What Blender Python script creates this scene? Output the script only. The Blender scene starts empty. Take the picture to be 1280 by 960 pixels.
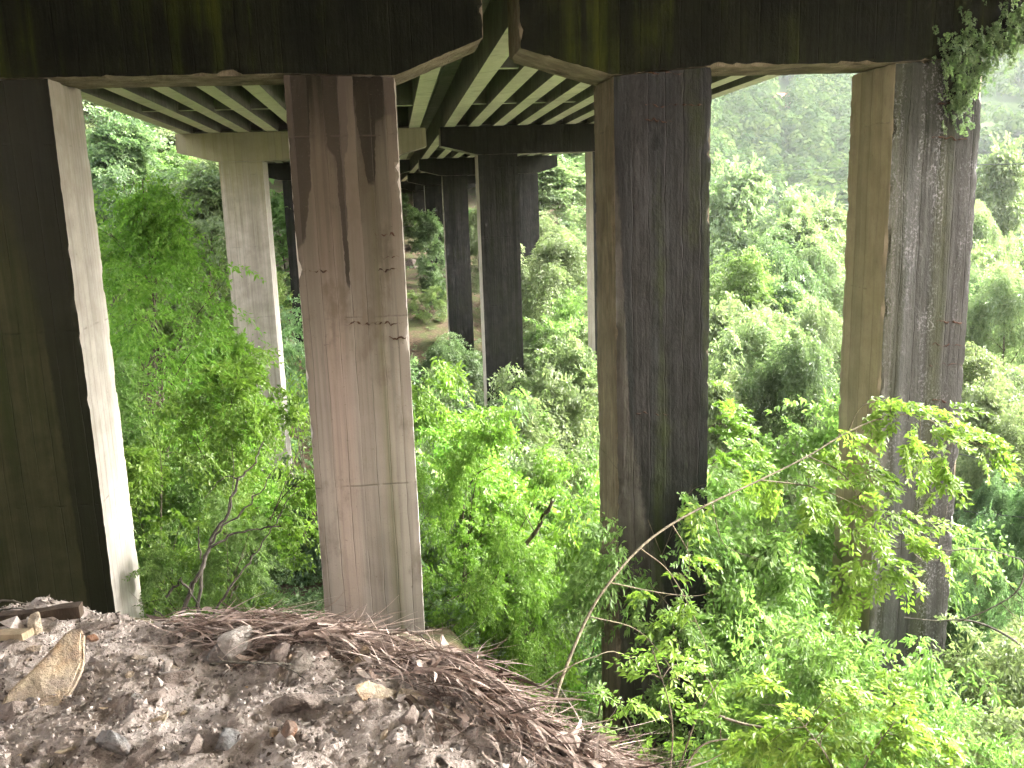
import bpy, bmesh, math, random
import numpy as np
from mathutils import Matrix, Vector

SC = bpy.context.scene
COL = SC.collection
R = math.radians
RNG = np.random.default_rng(7)

# ------------------------------------------------------------------ camera
F, PITCH, ROLL, YAW = 1175.4, R(11.75), R(-1.88), R(6.67)
U = 14.0                                   # metres to the nearest pier
_fw = np.array([math.sin(YAW)*math.cos(PITCH), math.cos(YAW)*math.cos(PITCH), -math.sin(PITCH)])
_r0 = np.array([math.cos(YAW), -math.sin(YAW), 0.0])
_u0 = np.cross(_r0, _fw)
_r = math.cos(ROLL)*_r0 + math.sin(ROLL)*_u0
_u = -math.sin(ROLL)*_r0 + math.cos(ROLL)*_u0

def ray(px, py):
    return _fw + _r*((px-640)/F) - _u*((py-480)/F)
def at(px, py, Y):
    d = ray(px, py); return d*(Y/d[1])

cam_d = bpy.data.cameras.new('camera'); cam = bpy.data.objects.new('camera', cam_d); COL.objects.link(cam)
M = Matrix(((_r[0], _u[0], -_fw[0], 0), (_r[1], _u[1], -_fw[1], 0), (_r[2], _u[2], -_fw[2], 0), (0, 0, 0, 1)))
cam.matrix_world = M
cam_d.sensor_width = 36; cam_d.sensor_fit = 'HORIZONTAL'; cam_d.lens = F/1280*36
cam_d.clip_start = 0.05; cam_d.clip_end = 3000
SC.camera = cam

# ------------------------------------------------------------------ noise
def _hash(ix, iy, iz, seed):
    h = (ix.astype(np.int64)*374761393 + iy.astype(np.int64)*668265263 + iz.astype(np.int64)*2147483647 + seed*1274126177) & 0xffffffff
    h = ((h ^ (h >> 13))*1274126177) & 0xffffffff
    h = ((h ^ (h >> 16))*2246822519) & 0xffffffff
    return ((h ^ (h >> 15)) & 0xffffff)/float(0xffffff)
def vnoise(x, y, z, seed=0):
    x, y, z = np.broadcast_arrays(np.asarray(x, float), np.asarray(y, float), np.asarray(z, float))
    ix, iy, iz = np.floor(x), np.floor(y), np.floor(z)
    fx, fy, fz = x-ix, y-iy, z-iz
    fx, fy, fz = [t*t*(3-2*t) for t in (fx, fy, fz)]
    o = 0
    for a in (0, 1):
        for b in (0, 1):
            for c in (0, 1):
                o = o + _hash(ix+a, iy+b, iz+c, seed)*(fx if a else 1-fx)*(fy if b else 1-fy)*(fz if c else 1-fz)
    return o*2-1
def fbm(x, y, z, octv=3, seed=0):
    o, a, s = 0, 1, 0
    x, y, z = [np.asarray(t, float) for t in (x, y, z)]
    for i in range(octv):
        o = o + a*vnoise(x, y, z, seed+i*17); s += a; a *= .5; x, y, z = x*2.03, y*2.03, z*2.03
    return o/s
def sstep(a, b, x):
    t = np.clip((np.asarray(x, float)-a)/(b-a), 0, 1); return t*t*(3-2*t)

# ------------------------------------------------------------------ mesh helpers
def np_mesh(name, V, Q, attr=None):
    V = np.ascontiguousarray(V, np.float32); Q = np.ascontiguousarray(Q, np.int32)
    me = bpy.data.meshes.new(name)
    n, k = Q.shape
    me.vertices.add(len(V)); me.vertices.foreach_set('co', V.ravel())
    me.loops.add(n*k); me.loops.foreach_set('vertex_index', Q.ravel())
    me.polygons.add(n); me.polygons.foreach_set('loop_start', np.arange(0, n*k, k, dtype=np.int32))
    if attr is not None:
        a = me.attributes.new('rnd', 'FLOAT', 'FACE'); a.data.foreach_set('value', np.ascontiguousarray(attr, np.float32))
    me.update(calc_edges=True); me.validate()
    return me
def link(name, me, mats, parent=None, loc=None, smooth=False):
    o = bpy.data.objects.new(name, me); COL.objects.link(o)
    if not isinstance(mats, (list, tuple)): mats = [mats]
    if len(me.materials) == 0:
        for m in mats: me.materials.append(m)
    if not me.get('keep'): me.polygons.foreach_set('use_smooth', [bool(smooth)]*len(me.polygons)); me['keep'] = 1
    if smooth == 'angle': me.set_sharp_from_angle(angle=R(38))
    if parent is not None: o.parent = parent
    if loc is not None: o.location = loc
    return o
def tag(o, label=None, cat=None, group=None, kind=None):
    if label: o['label'] = label
    if cat: o['category'] = cat
    if group: o['group'] = group
    if kind: o['kind'] = kind
    return o
def thing(name, label, cat, loc=(0, 0, 0), group=None):
    o = bpy.data.objects.new(name, None); COL.objects.link(o); o.location = loc; o.empty_display_size = .3
    return tag(o, label, cat, group)
def tubes(paths, sides=6):
    """paths: list of (Nx3 points, N radii) -> V, Q of capped-open tapered tubes"""
    Vs, Qs, off = [], [], 0
    for P, rad in paths:
        P = np.asarray(P, float); rad = np.asarray(rad, float); n = len(P)
        T = np.gradient(P, axis=0); T /= np.linalg.norm(T, axis=1)[:, None]+1e-9
        ref = np.array([.31, .2, .93]) if abs(T[0] @ np.array([.31, .2, .93])) < .9 else np.array([1., 0, 0])
        A = np.cross(T, ref); A /= np.linalg.norm(A, axis=1)[:, None]+1e-9
        B = np.cross(T, A)
        an = np.arange(sides)*2*np.pi/sides
        V = P[:, None, :] + rad[:, None, None]*(np.cos(an)[None, :, None]*A[:, None, :] + np.sin(an)[None, :, None]*B[:, None, :])
        V = V.reshape(-1, 3)
        i = np.arange(n-1)[:, None]*sides; j = np.arange(sides)[None, :]; j2 = (j+1) % sides
        Q = np.stack([i+j, i+j2, i+sides+j2, i+sides+j], -1).reshape(-1, 4)
        Vs.append(V); Qs.append(Q+off); off += len(V)
    return np.concatenate(Vs), np.concatenate(Qs)
def smooth_path(pts, n=16):
    """Catmull-Rom through pts"""
    P = np.asarray(pts, float); P = np.vstack([2*P[0]-P[1], P, 2*P[-1]-P[-2]])
    out = []
    m = len(P)-3
    for i in range(m):
        t = np.linspace(0, 1, max(2, n//m+1), endpoint=(i == m-1))[:, None]
        a, b, c, d = P[i], P[i+1], P[i+2], P[i+3]
        out.append(.5*((2*b)+(-a+c)*t+(2*a-5*b+4*c-d)*t*t+(-a+3*b-3*c+d)*t**3))
    return np.vstack(out)

def rough_box(x0, x1, y0, y1, z0, z1, res, amp=.006, chip=.03, seed=0, warp=None, chip_axes='xyz', fine=None):
    """closed box of small faces; edges broken and faces uneven. warp(x)->(zb, zt) bends bottom / top"""
    n = [max(1, int(round((b-a)/res))) for a, b in ((x0, x1), (y0, y1), (z0, z1))]
    vid, V, IJK, Q, mi = {}, [], [], [], []
    faces = []
    for ax in range(3):
        o1, o2 = (ax+1) % 3, (ax+2) % 3
        for s in (0, 1):
            a, b = np.meshgrid(np.arange(n[o1]), np.arange(n[o2]), indexing='ij')
            q = np.zeros(a.shape+(4, 3), int)
            order = ((0, 0), (1, 0), (1, 1), (0, 1)) if s else ((0, 0), (0, 1), (1, 1), (1, 0))
            for c, (da, db) in enumerate(order):
                q[..., c, ax] = n[ax]*s; q[..., c, o1] = a+da; q[..., c, o2] = b+db
            q = q.reshape(-1, 4, 3); faces.append(q); mi += [ax]*len(q)
    A = np.concatenate(faces); flat = A.reshape(-1, 3)
    key = flat[:, 0]*1000003 + flat[:, 1]*1009 + flat[:, 2]*10000019*7
    _, first, inv = np.unique(key, return_index=True, return_inverse=True)
    G = flat[first]; Q = inv.reshape(-1, 4)
    N = np.array(n); T = G/N
    lo, hi = np.array([x0, y0, z0]), np.array([x1, y1, z1])
    P = lo + T*(hi-lo)
    if warp is not None:
        zb, zt = warp(P[:, 0]); P[:, 2] = zb + T[:, 2]*(zt-zb)
    ext = (G == 0).astype(int)*-1 + (G == N).astype(int)
    cnt = np.abs(ext).sum(1)
    d = fbm(P[:, 0]*1.7, P[:, 1]*1.7, P[:, 2]*.7, 2, seed)*amp + fbm(P[:, 0]*6, P[:, 1]*6, P[:, 2]*5, 2, seed+3)*amp*.6
    D = ext*d[:, None]*(cnt == 1)[:, None]
    c = np.clip(fbm(P[:, 0]*4.2, P[:, 1]*4.2, P[:, 2]*4.2, 3, seed+9)*2.6-.5, 0, 1)*chip*(.6+.4*vnoise(P[:, 0]*8, P[:, 1]*8, P[:, 2]*8, seed+31)) + .22*chip*(vnoise(P[:, 0]*13, P[:, 1]*13, P[:, 2]*13, seed+5)+1)*.5
    D = D - ext*(c*(cnt >= 2))[:, None]
    # second ring next to the edge sinks a little where the edge is broken
    P = P + D
    return P, Q, np.array(mi)
def rough_obj(name, mats, parent, base, *a, **k):
    P, Q, mi = rough_box(*a, **k)
    me = np_mesh(name, P-np.asarray(base), Q)
    o = link(name, me, mats, parent)
    if len(me.materials) > 1:
        idx = np.where(mi == 1, 0, 1).astype(np.int32); me.polygons.foreach_set('material_index', idx)
    return o

# ------------------------------------------------------------------ materials
class NT:
    def __init__(s, name):
        s.m = bpy.data.materials.new(name); s.m.use_nodes = True; s.t = s.m.node_tree; s.t.nodes.clear()
        s.out = s.n('ShaderNodeOutputMaterial')
    def n(s, typ, **kw):
        x = s.t.nodes.new(typ)
        for k, v in kw.items():
            if k.startswith('i_'): x.inputs[k[2:]].default_value = v
            else: setattr(x, k, v)
        return x
    def l(s, a, b): s.t.links.new(a, b)
    def set(s, sock, v):
        if hasattr(v, 'is_output'): s.l(v, sock)
        else: sock.default_value = v
    def math(s, op, a, b=0., c=None, clamp=False):
        x = s.n('ShaderNodeMath', operation=op, use_clamp=clamp); s.set(x.inputs[0], a); s.set(x.inputs[1], b)
        if c is not None: s.set(x.inputs[2], c)
        return x.outputs[0]
    def mr(s, v, a, b, c=0., d=1., smooth=True):
        x = s.n('ShaderNodeMapRange', interpolation_type='SMOOTHSTEP' if smooth else 'LINEAR')
        s.set(x.inputs[0], v); s.set(x.inputs[1], a); s.set(x.inputs[2], b); s.set(x.inputs[3], c); s.set(x.inputs[4], d)
        return x.outputs[0]
    def mix(s, f, a, b, mode='MIX'):
        x = s.n('ShaderNodeMix', data_type='RGBA', blend_type=mode); s.set(x.inputs[0], f)
        for sock, v in ((x.inputs[6], a), (x.inputs[7], b)):
            if isinstance(v, (tuple, list)): v = tuple(v)+(1,) if len(v) == 3 else tuple(v)
            s.set(sock, v)
        return x.outputs[2]
    def pos(s): return s.n('ShaderNodeNewGeometry').outputs['Position']
    def scale(s, v, sx, sy, sz):
        x = s.n('ShaderNodeVectorMath', operation='MULTIPLY'); s.l(v, x.inputs[0]); x.inputs[1].default_value = (sx, sy, sz); return x.outputs[0]
    def noise(s, v, sc, det=3, rough=.55):
        x = s.n('ShaderNodeTexNoise'); s.l(v, x.inputs['Vector']); x.inputs['Scale'].default_value = sc; x.inputs['Detail'].default_value = det; x.inputs['Roughness'].default_value = rough
        return x.outputs['Fac']
    def ramp(s, v, stops, interp='LINEAR'):
        x = s.n('ShaderNodeValToRGB'); x.color_ramp.interpolation = interp
        el = x.color_ramp.elements
        while len(el) < len(stops): el.new(.5)
        for e, (p, c) in zip(el, stops):
            e.position = p; e.color = (c, c, c, 1) if not isinstance(c, (tuple, list)) else tuple(c)+(1,)
        s.l(v, x.inputs[0]); return x.outputs[0]
    def bump(s, h, dist=.02, st=1., prev=None):
        x = s.n('ShaderNodeBump'); x.inputs['Strength'].default_value = st; x.inputs['Distance'].default_value = dist; s.l(h, x.inputs['Height'])
        if prev is not None: s.l(prev, x.inputs['Normal'])
        return x.outputs[0]
    def bsdf(s, col, rough=.8, spec=.3, normal=None):
        x = s.n('ShaderNodeBsdfPrincipled'); s.set(x.inputs['Base Color'], col if not isinstance(col, (tuple, list)) else tuple(col)+(1,)); s.set(x.inputs['Roughness'], rough)
        x.inputs['Specular IOR Level'].default_value = spec
        if normal is not None: s.l(normal, x.inputs['Normal'])
        return x.outputs[0]
    def done(s, sh): s.l(sh, s.out.inputs['Surface']); return s.m

def concrete(name, base, base2, stain=(.02, .02, .015), xr=None, zr=(-4., 2.), stops=None, tint=None, moss=0., moss_col=(.05, .07, .012), tall=None,
             board=.24, rough=.85, crust=0., streak=.5, joint=2.6, soft=.35, lichen=0., line=.45, spec=.12, tone=.35, blot=.3, edge=.05, moss2=0.):
    """board-marked concrete: xr = world x span of the face, stops = (u, z below which the stain ends), tint = bands of colour across the face"""
    t = NT(name); P = t.pos()
    sep = t.n('ShaderNodeSeparateXYZ'); t.l(P, sep.inputs[0]); x, y, z = sep.outputs
    big = t.noise(P, .55, 4); med = t.noise(P, 2.6, 5, .6); fine = t.noise(P, 34, 4, .65)
    stv = t.noise(t.scale(P, 5.5, 5.5, .16), 1.0, 5, .6)
    stv2 = t.noise(t.scale(P, 16, 16, .22), 1.0, 4, .6)
    c = t.mix(t.mr(med, .32, .72), base, base2)
    c = t.mix(t.math('MULTIPLY', t.mr(stv, .42, .75), streak), c, tuple(b*.42 for b in base))
    c = t.mix(t.math('MULTIPLY', t.mr(stv2, .5, .72), streak*.6), c, tuple(min(1, b*1.35) for b in base2))
    if tint is not None:
        wob = t.math('MULTIPLY_ADD', t.noise(t.scale(P, 3, 3, .35), 1.0, 4), .16, -.08)
        u = t.math('ADD', t.mr(x, xr[0], xr[1], smooth=False), wob)
        tr = t.ramp(u, [(p, cc) for p, cc in tint])
        c = t.mix(.8, c, tr)
        c = t.mix(t.math('MULTIPLY', t.mr(stv2, .45, .7), .5), c, t.mix(.55, c, (.015, .015, .012)))
    bl = t.noise(t.scale(P, 1.6, 1.6, .8), 1.0, 6, .68)
    c = t.mix(t.math('MULTIPLY', t.mr(bl, .52, .66), blot), c, tuple(q*.45 for q in base))
    pit = t.noise(P, 13, 4, .7)
    c = t.mix(t.math('MULTIPLY', t.mr(pit, .63, .7), blot), c, tuple(q*.3 for q in base))
    if moss:
        mm = t.math('MULTIPLY', t.mr(t.math('ADD', t.math('MULTIPLY', big, .55), t.math('MULTIPLY', stv, .6)), .55, .78), moss)
        c = t.mix(mm, c, moss_col)
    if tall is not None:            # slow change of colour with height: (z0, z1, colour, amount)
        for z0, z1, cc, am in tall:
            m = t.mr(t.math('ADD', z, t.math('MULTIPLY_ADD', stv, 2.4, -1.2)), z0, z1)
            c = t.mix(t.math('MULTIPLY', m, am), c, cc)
    wet = 0.
    if stops is not None:
        u = t.mr(x, xr[0], xr[1], smooth=False)
        u = t.math('ADD', u, t.math('MULTIPLY_ADD', t.noise(P, 5.5, 3), .05, -.025))
        lim = t.mr(t.ramp(u, [(p, (zz-zr[0])/(zr[1]-zr[0])) for p, zz in stops]), 0., 1., zr[0], zr[1], smooth=False)
        d = t.math('SUBTRACT', t.math('ADD', z, t.math('MULTIPLY_ADD', t.noise(P, 7, 4), soft, -soft*.5)), lim)
        wet = t.mr(d, -edge, edge)
        c = t.mix(t.math('MULTIPLY', wet, .86), c, t.mix(t.mr(stv, .4, .7), stain, tuple(s*1.9 for s in stain)))
    if moss2:                       # algae growing over the wet stain, in broad runs
        m2 = t.mr(t.math('ADD', t.math('MULTIPLY', t.noise(t.scale(P, 3.2, 3.2, .10), 1.0, 3), .8), t.math('MULTIPLY', med, .25)), .54, .68)
        c = t.mix(t.math('MULTIPLY', m2, moss2), c, (.020, .030, .005))
    if lichen:
        ln_ = t.noise(t.scale(P, 26, 26, 20), 1., 5, .7)
        lm = t.math('MULTIPLY', t.mr(ln_, .50, .60), t.mr(t.math('ADD', t.math('MULTIPLY', t.noise(t.scale(P, 4, 4, .25), 1., 4), .7), t.math('MULTIPLY', med, .4)), .50, .66))
        c = t.mix(t.math('MULTIPLY', lm, lichen), c, (.42, .41, .44))
    # formwork boards and pour joints
    s = t.math('ADD', t.math('ADD', x, y), t.math('MULTIPLY_ADD', t.noise(P, .9, 2), .05, 0))
    b = t.math('FRACT', t.math('DIVIDE', s, board))
    wn = t.n('ShaderNodeTexWhiteNoise', noise_dimensions='1D'); t.l(t.math('FLOOR', t.math('DIVIDE', s, board)), wn.inputs['W'])
    c = t.mix(t.math('MULTIPLY', wn.outputs['Value'], tone), c, tuple(q*.5 for q in base))
    ln = t.math('MAXIMUM', t.mr(b, .045, .0), t.mr(b, .955, 1.))
    ln = t.math('MULTIPLY', ln, t.mr(t.noise(t.scale(P, 2, 2, .5), 1.0, 3), .35, .6))
    j = t.math('FRACT', t.math('DIVIDE', t.math('ADD', z, t.math('MULTIPLY_ADD', t.noise(P, 1.3, 2), .05, 43.37)), joint))
    jl = t.math('MULTIPLY', t.math('MAXIMUM', t.mr(j, .009, .0), t.mr(j, .991, 1.)), t.mr(t.noise(P, 4.2, 4), .44, .62, 0., .8))
    gr = t.math('MAXIMUM', ln, jl)
    c = t.mix(t.math('MULTIPLY', gr, line), c, tuple(q*.22 for q in base))
    c = t.mix(t.math('MULTIPLY', t.mr(fine, .58, .75), .35), c, tuple(q*.35 for q in base))
    h = t.math('ADD', t.math('MULTIPLY', fine, .25), t.math('MULTIPLY', gr, -1.))
    h = t.math('ADD', h, t.math('MULTIPLY', stv2, .6))
    nm = t.bump(h, .012, .7)
    if crust:
        cr = t.noise(t.scale(P, 9, 9, 5), 1.0, 6, .7)
        nm = t.bump(t.math('ADD', cr, t.math('MULTIPLY', t.noise(t.scale(P, 7, 7, .4), 1.0, 3), 1.3)), .07*crust, .9, nm)
    ro = t.math('MULTIPLY_ADD', wet, -.25, rough) if not isinstance(wet, float) else rough
    return t.done(t.bsdf(c, ro, spec, nm))

def leaf_mat(name, c1, c2, c3, trans=.42, spec=.35):
    t = NT(name)
    a = t.n('ShaderNodeAttribute', attribute_name='rnd').outputs['Fac']
    ob = t.n('ShaderNodeObjectInfo').outputs['Random']
    c = t.ramp(a, [(0., c1), (.55, c2), (1., c3)])
    hsv = t.n('ShaderNodeHueSaturation'); t.l(c, hsv.inputs['Color'])
    t.set(hsv.inputs['Hue'], t.math('MULTIPLY_ADD', ob, .03, .485)); t.set(hsv.inputs['Value'], t.math('MULTIPLY_ADD', ob, .3, .85))
    c = hsv.outputs[0]
    d = t.bsdf(c, .45, spec)
    tr = t.n('ShaderNodeBsdfTranslucent')
    t.l(t.mix(1., c, (1.06, 1.2, .8), 'MULTIPLY'), tr.inputs[0])
    mx = t.n('ShaderNodeMixShader'); mx.inputs[0].default_value = trans
    t.l(d, mx.inputs[1]); t.l(tr.outputs[0], mx.inputs[2])
    return t.done(mx.outputs[0])

def bark_mat(name, c1, c2):
    t = NT(name); P = t.pos()
    n = t.noise(t.scale(P, 14, 14, 3), 1., 5, .65); n2 = t.noise(P, 2.5, 3)
    c = t.mix(t.mr(n, .35, .65), c1, c2); c = t.mix(t.math('MULTIPLY', t.mr(n2, .5, .7), .5), c, tuple(x*.6 for x in c1))
    return t.done(t.bsdf(c, .85, .2, t.bump(n, .02, .8)))

def attr_mat(name, stops, rough=.8, bumpsc=60, spec=.25, trans=0.):
    t = NT(name); P = t.pos()
    a = t.n('ShaderNodeAttribute', attribute_name='rnd').outputs['Fac']
    n = t.noise(P, bumpsc, 4, .6)
    c = t.ramp(a, stops); c = t.mix(t.math('MULTIPLY', t.mr(n, .4, .7), .45), c, t.mix(.6, c, (.02, .017, .013)))
    return t.done(t.bsdf(c, rough, spec, t.bump(n, .01, .6)))

def stone_mat(name, a, b, c_, sc=9.):
    t = NT(name)
    co = t.n('ShaderNodeTexCoord').outputs['Object']; ob = t.n('ShaderNodeObjectInfo').outputs['Random']
    P = t.pos()
    n = t.noise(P, sc, 6, .65); n2 = t.noise(P, sc*5, 5, .7); n3 = t.noise(t.scale(P, 3, 3, 26), 1., 4)
    c = t.mix(ob, a, b); c = t.mix(t.mr(n, .45, .68), c, c_)
    c = t.mix(t.math('MULTIPLY', t.mr(n2, .5, .72), .6), c, tuple(q*.3 for q in a))
    c = t.mix(t.math('MULTIPLY', t.mr(n3, .55, .7), .35), c, tuple(min(1, q*1.5) for q in b))
    du = t.math('MULTIPLY', t.mr(t.math('ADD', t.noise(P, 11, 5, .7), t.math('MULTIPLY', n3, .3)), .52, .8), .75)
    c = t.mix(du, c, (.24, .2, .175))
    h = t.math('ADD', n, t.math('MULTIPLY', n2, .8))
    return t.done(t.bsdf(c, .92, .12, t.bump(h, .03, 1.)))

BARK = bark_mat('bark', (.05, .04, .028), (.13, .11, .08))
BARK_PALE = bark_mat('bark_pale', (.045, .037, .023), (.11, .095, .06))
DEADWOOD = bark_mat('dead_wood', (.045, .04, .032), (.13, .12, .10))
LEAF_BRIGHT = leaf_mat('leaf_bright', (0.100, 0.172, 0.045), (0.142, 0.225, 0.062), (0.189, 0.280, 0.090), .5)
LEAF_MID = leaf_mat('leaf_mid', (0.079, 0.135, 0.059), (0.116, 0.180, 0.079), (0.163, 0.230, 0.107), .48)
LEAF_PALE = leaf_mat('leaf_pale', (0.126, 0.175, 0.078), (0.168, 0.215, 0.101), (0.215, 0.265, 0.129), .45)
LEAF_DARK = leaf_mat('leaf_dark', (.035, .07, .018), (.06, .11, .028), (.095, .155, .04), .4)

# ------------------------------------------------------------------ terrain
_rim_px = [(-260, 757), (0, 766), (120, 768), (240, 776), (400, 788), (500, 806), (560, 836), (640, 884), (720, 930), (800, 962)]
ZL = -1.75
_rim = []
for a_, b_ in _rim_px:
    d_ = ray(a_, b_); k_ = ZL/d_[2]; _rim.append((d_[0]*k_, d_[1]*k_))
_rim = np.array(sorted(_rim))
_rx = np.concatenate([[-40, -12], _rim[:, 0], [1.1, 2.0, 6, 20]]); _ry = np.concatenate([[4.4, 4.2], _rim[:, 1], [2.1, 1.0, 0., -3]])
_py = np.array([-40, -14, -8, -4, 0, 3.6, 4.4, 8, 14, 20, 26, 32, 38, 46, 52, 57.6, 66, 74, 82, 92, 104, 116, 126, 150, 220, 420, 900])
_pz = np.array([24, 6.5, 2.7, -.2, ZL+.05, ZL, ZL-.55, -3.9, -7.3, -10.4, -13.2, -15, -15.2, -13.2, -11.2, -9.4, -7.6, -6.2, -5.2, -3.4, -2.2, -.4, 2.5, 16, 58, 150, 260])  # first entries: unseen slope behind the camera, raised to block sky light
_vy = np.array([-40, 0, 8, 14, 25, 40, 80, 140, 250, 300, 420, 560, 900])
_vz = np.array([22, -3., -6.2, -10.5, -14.5, -17, -22, -27, -29, -24, 26, 92, 200])
def ground_z(x, y, detail=True):
    x = np.asarray(x, float); y = np.asarray(y, float)
    rim = np.interp(x, _rx, _ry)
    ys = y - (rim-3.6)*(1-sstep(8, 15, y))
    zc = np.interp(ys, _py, _pz)
    zc = zc - .5*sstep(.45, 2.2, x)*np.clip(y-1.5, 0, 7)*(1-sstep(22, 40, y))
    zc = zc - 1.4*sstep(2, 9, x)*sstep(5, 13, y) + sstep(-9, -30, x)*sstep(14, 40, y)*np.clip(-9-x, 0, 60)*.34
    zc = zc + np.clip(-8.5-x, 0, 30)*.55*(1-sstep(6, 16, y)) + np.clip(x-9.5, 0, 30)*.5*(1-sstep(-6, 2, y))  # unseen banks beside and behind the camera, raised to hold back sky light
    rr = np.hypot(x*.62, y)
    zv = np.interp(rr, _vy, _vz)
    w = sstep(.21, .36, x/np.maximum(y, 4.))*sstep(12, 32, y) + sstep(9, 20, x)*(1-sstep(12, 32, y))*sstep(-6, 4, y)
    z = zc*(1-w) + zv*w
    # terraced meadow on the far valley side
    tw = sstep(.60, .66, x/np.maximum(y, 1))*sstep(250, 290, rr)
    st = np.floor(z/6.)*6. + 6*sstep(.72, 1., z/6.-np.floor(z/6.))
    z = z*(1-tw) + st*tw
    if detail:
        z = z + fbm(x*.09, y*.09, 0, 3, 5)*1.1*sstep(7, 20, np.abs(y)) + fbm(x*.02, y*.02, 0, 2, 8)*6*sstep(120, 220, y)
        near = 1-sstep(5.5, 9, np.hypot(x, y))
        z = z + near*(fbm(x*1.3, y*1.3, 3, 2, 21)*.10 + fbm(x*5, y*5, 1, 3, 31)*.06 + np.abs(fbm(x*13, y*13, 2, 3, 41))*.04-.015)
    return z
def ground_hit(px, py, far=400.):
    d = ray(px, py); ts = np.concatenate([np.linspace(.8, 12, 1500), np.linspace(12, far, 4000)])
    P = d[None]*ts[:, None]; g = ground_z(P[:, 0], P[:, 1]); i = np.argmax(P[:, 2] < g)
    return np.array([P[i, 0], P[i, 1], g[i]])

def axis_grid(segs):
    o = []
    for a, b, s in segs: o.append(np.arange(a, b-1e-6, s))
    return np.concatenate(o+[np.array([segs[-1][1]])])
gx = axis_grid([(-420, -120, 20), (-120, -40, 4), (-40, -6, 1.), (-6, -2.4, .12), (-2.4, 1.3, .022), (1.3, 6, .12), (6, 40, 1.), (40, 140, 4), (140, 620, 12)])
gy = axis_grid([(-40, -4, 2.), (-4, 1.6, .3), (1.6, 4.6, .022), (4.6, 12, .15), (12, 60, .9), (60, 140, 3), (140, 700, 10)])
GX, GY = np.meshgrid(gx, gy, indexing='ij')
GZ = ground_z(GX, GY)
nx_, ny_ = GX.shape
ii = (np.arange(nx_-1)[:, None]*ny_ + np.arange(ny_-1)[None, :])
Q = np.stack([ii, ii+ny_, ii+ny_+1, ii+1], -1).reshape(-1, 4)
def ground_material():
    t = NT('soil_and_rubble'); P = t.pos(); sep = t.n('ShaderNodeSeparateXYZ'); t.l(P, sep.inputs[0]); x, y, z = sep.outputs
    n1 = t.noise(P, 1.1, 4); n2 = t.noise(P, 7, 5, .65); n3 = t.noise(P, 45, 5, .7); n4 = t.noise(P, 150, 3, .6)
    vo = t.n('ShaderNodeTexVoronoi'); t.l(P, vo.inputs['Vector']); vo.inputs['Scale'].default_value = 42
    rub = t.mix(t.mr(n2, .35, .68), (.31, .265, .24), (.52, .465, .43))
    rub = t.mix(t.math('MULTIPLY', t.mr(n1, .5, .65), .5), rub, (.16, .12, .09))
    rub = t.mix(t.math('MULTIPLY', t.mr(n3, .55, .72), .7), rub, (.56, .51, .47))
    rub = t.mix(t.math('MULTIPLY', t.mr(n4, .55, .7), .3), rub, (.08, .068, .056))
    soil = t.mix(t.mr(n2, .4, .65), (.05, .036, .022), (.10, .072, .048))
    soil = t.mix(t.math('MULTIPLY', t.mr(n1, .42, .62), .55), soil, (.045, .075, .018))
    far = t.mix(t.mr(t.noise(P, .08, 4), .4, .6), (.035, .06, .02), (.065, .10, .032))
    c = t.mix(t.mr(y, 5.2, 8.), rub, soil); c = t.mix(t.mr(y, 110., 180.), c, far)
    h = t.math('ADD', n3, t.math('MULTIPLY', n2, 1.5)); h = t.math('ADD', h, t.math('MULTIPLY', vo.outputs['Distance'], .5)); h = t.math('ADD', h, t.math('MULTIPLY', n4, .3))
    return t.done(t.bsdf(c, .92, .1, t.bump(h, .018, 1.)))
g = link('ground', np_mesh('ground', np.stack([GX, GY, GZ], -1).reshape(-1, 3), Q), ground_material(), smooth=True)
tag(g, kind='structure')

# ------------------------------------------------------------------ the viaducts
D_ = dict(x1R=-.3258, x2L=-.1028, x2R=.0078, x3L=.2333, x3R=.3395, x4L=.5429, x4R=.6463, L=.100, h=.1188, gl=.0995, gr=.1367,
          hc=.144, S=1.557, ht=.1919, g=-.0185, ltip=-.5378, rtip=.7329, curv=-.0023, x1L=-.4365)
D_ = {k: v*U if k not in ('g', 'curv') else v for k, v in D_.items()}
NB = 6
def bent_pos(b):
    d = (b-1)*D_['S']/U
    return D_['curv']*U*d*d, U*(1+d), D_['g']*U*d

OLIVE = (.055, .055, .03); GREY = (.24, .225, .195)
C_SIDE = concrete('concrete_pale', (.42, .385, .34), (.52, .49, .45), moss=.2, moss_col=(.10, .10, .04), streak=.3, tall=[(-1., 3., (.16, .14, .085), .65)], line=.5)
C_SIDE4 = concrete('concrete_ochre', (.25, .215, .155), (.32, .28, .21), streak=.35, board=.36, line=.5)
C_SIDE3 = concrete('concrete_brown_edge', (.10, .082, .056), (.16, .135, .095), streak=.6, board=.45, crust=.5, line=.6)
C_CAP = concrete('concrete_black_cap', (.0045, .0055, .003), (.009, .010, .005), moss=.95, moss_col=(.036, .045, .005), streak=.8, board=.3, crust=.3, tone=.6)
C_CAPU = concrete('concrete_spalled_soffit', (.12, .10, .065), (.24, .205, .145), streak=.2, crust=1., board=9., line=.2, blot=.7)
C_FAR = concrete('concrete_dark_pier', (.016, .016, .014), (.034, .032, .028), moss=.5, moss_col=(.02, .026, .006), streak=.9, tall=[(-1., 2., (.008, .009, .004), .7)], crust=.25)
C_LEFT2 = concrete('concrete_grey_pier', (.30, .275, .235), (.40, .37, .32), moss=.35, moss_col=(.09, .10, .03), streak=.5, tall=[(-1.5, 1.5, (.15, .15, .06), .75)], crust=.1)
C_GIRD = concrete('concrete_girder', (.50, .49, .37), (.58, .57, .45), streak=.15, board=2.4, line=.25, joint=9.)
C_FLANK_SHADE = concrete('concrete_girder_flank_shade', (.12, .118, .098), (.17, .165, .14), streak=.3, board=1.2, line=.3, joint=9.)  # same concrete as the undersides, with recess shade painted in as darker colour
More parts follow.
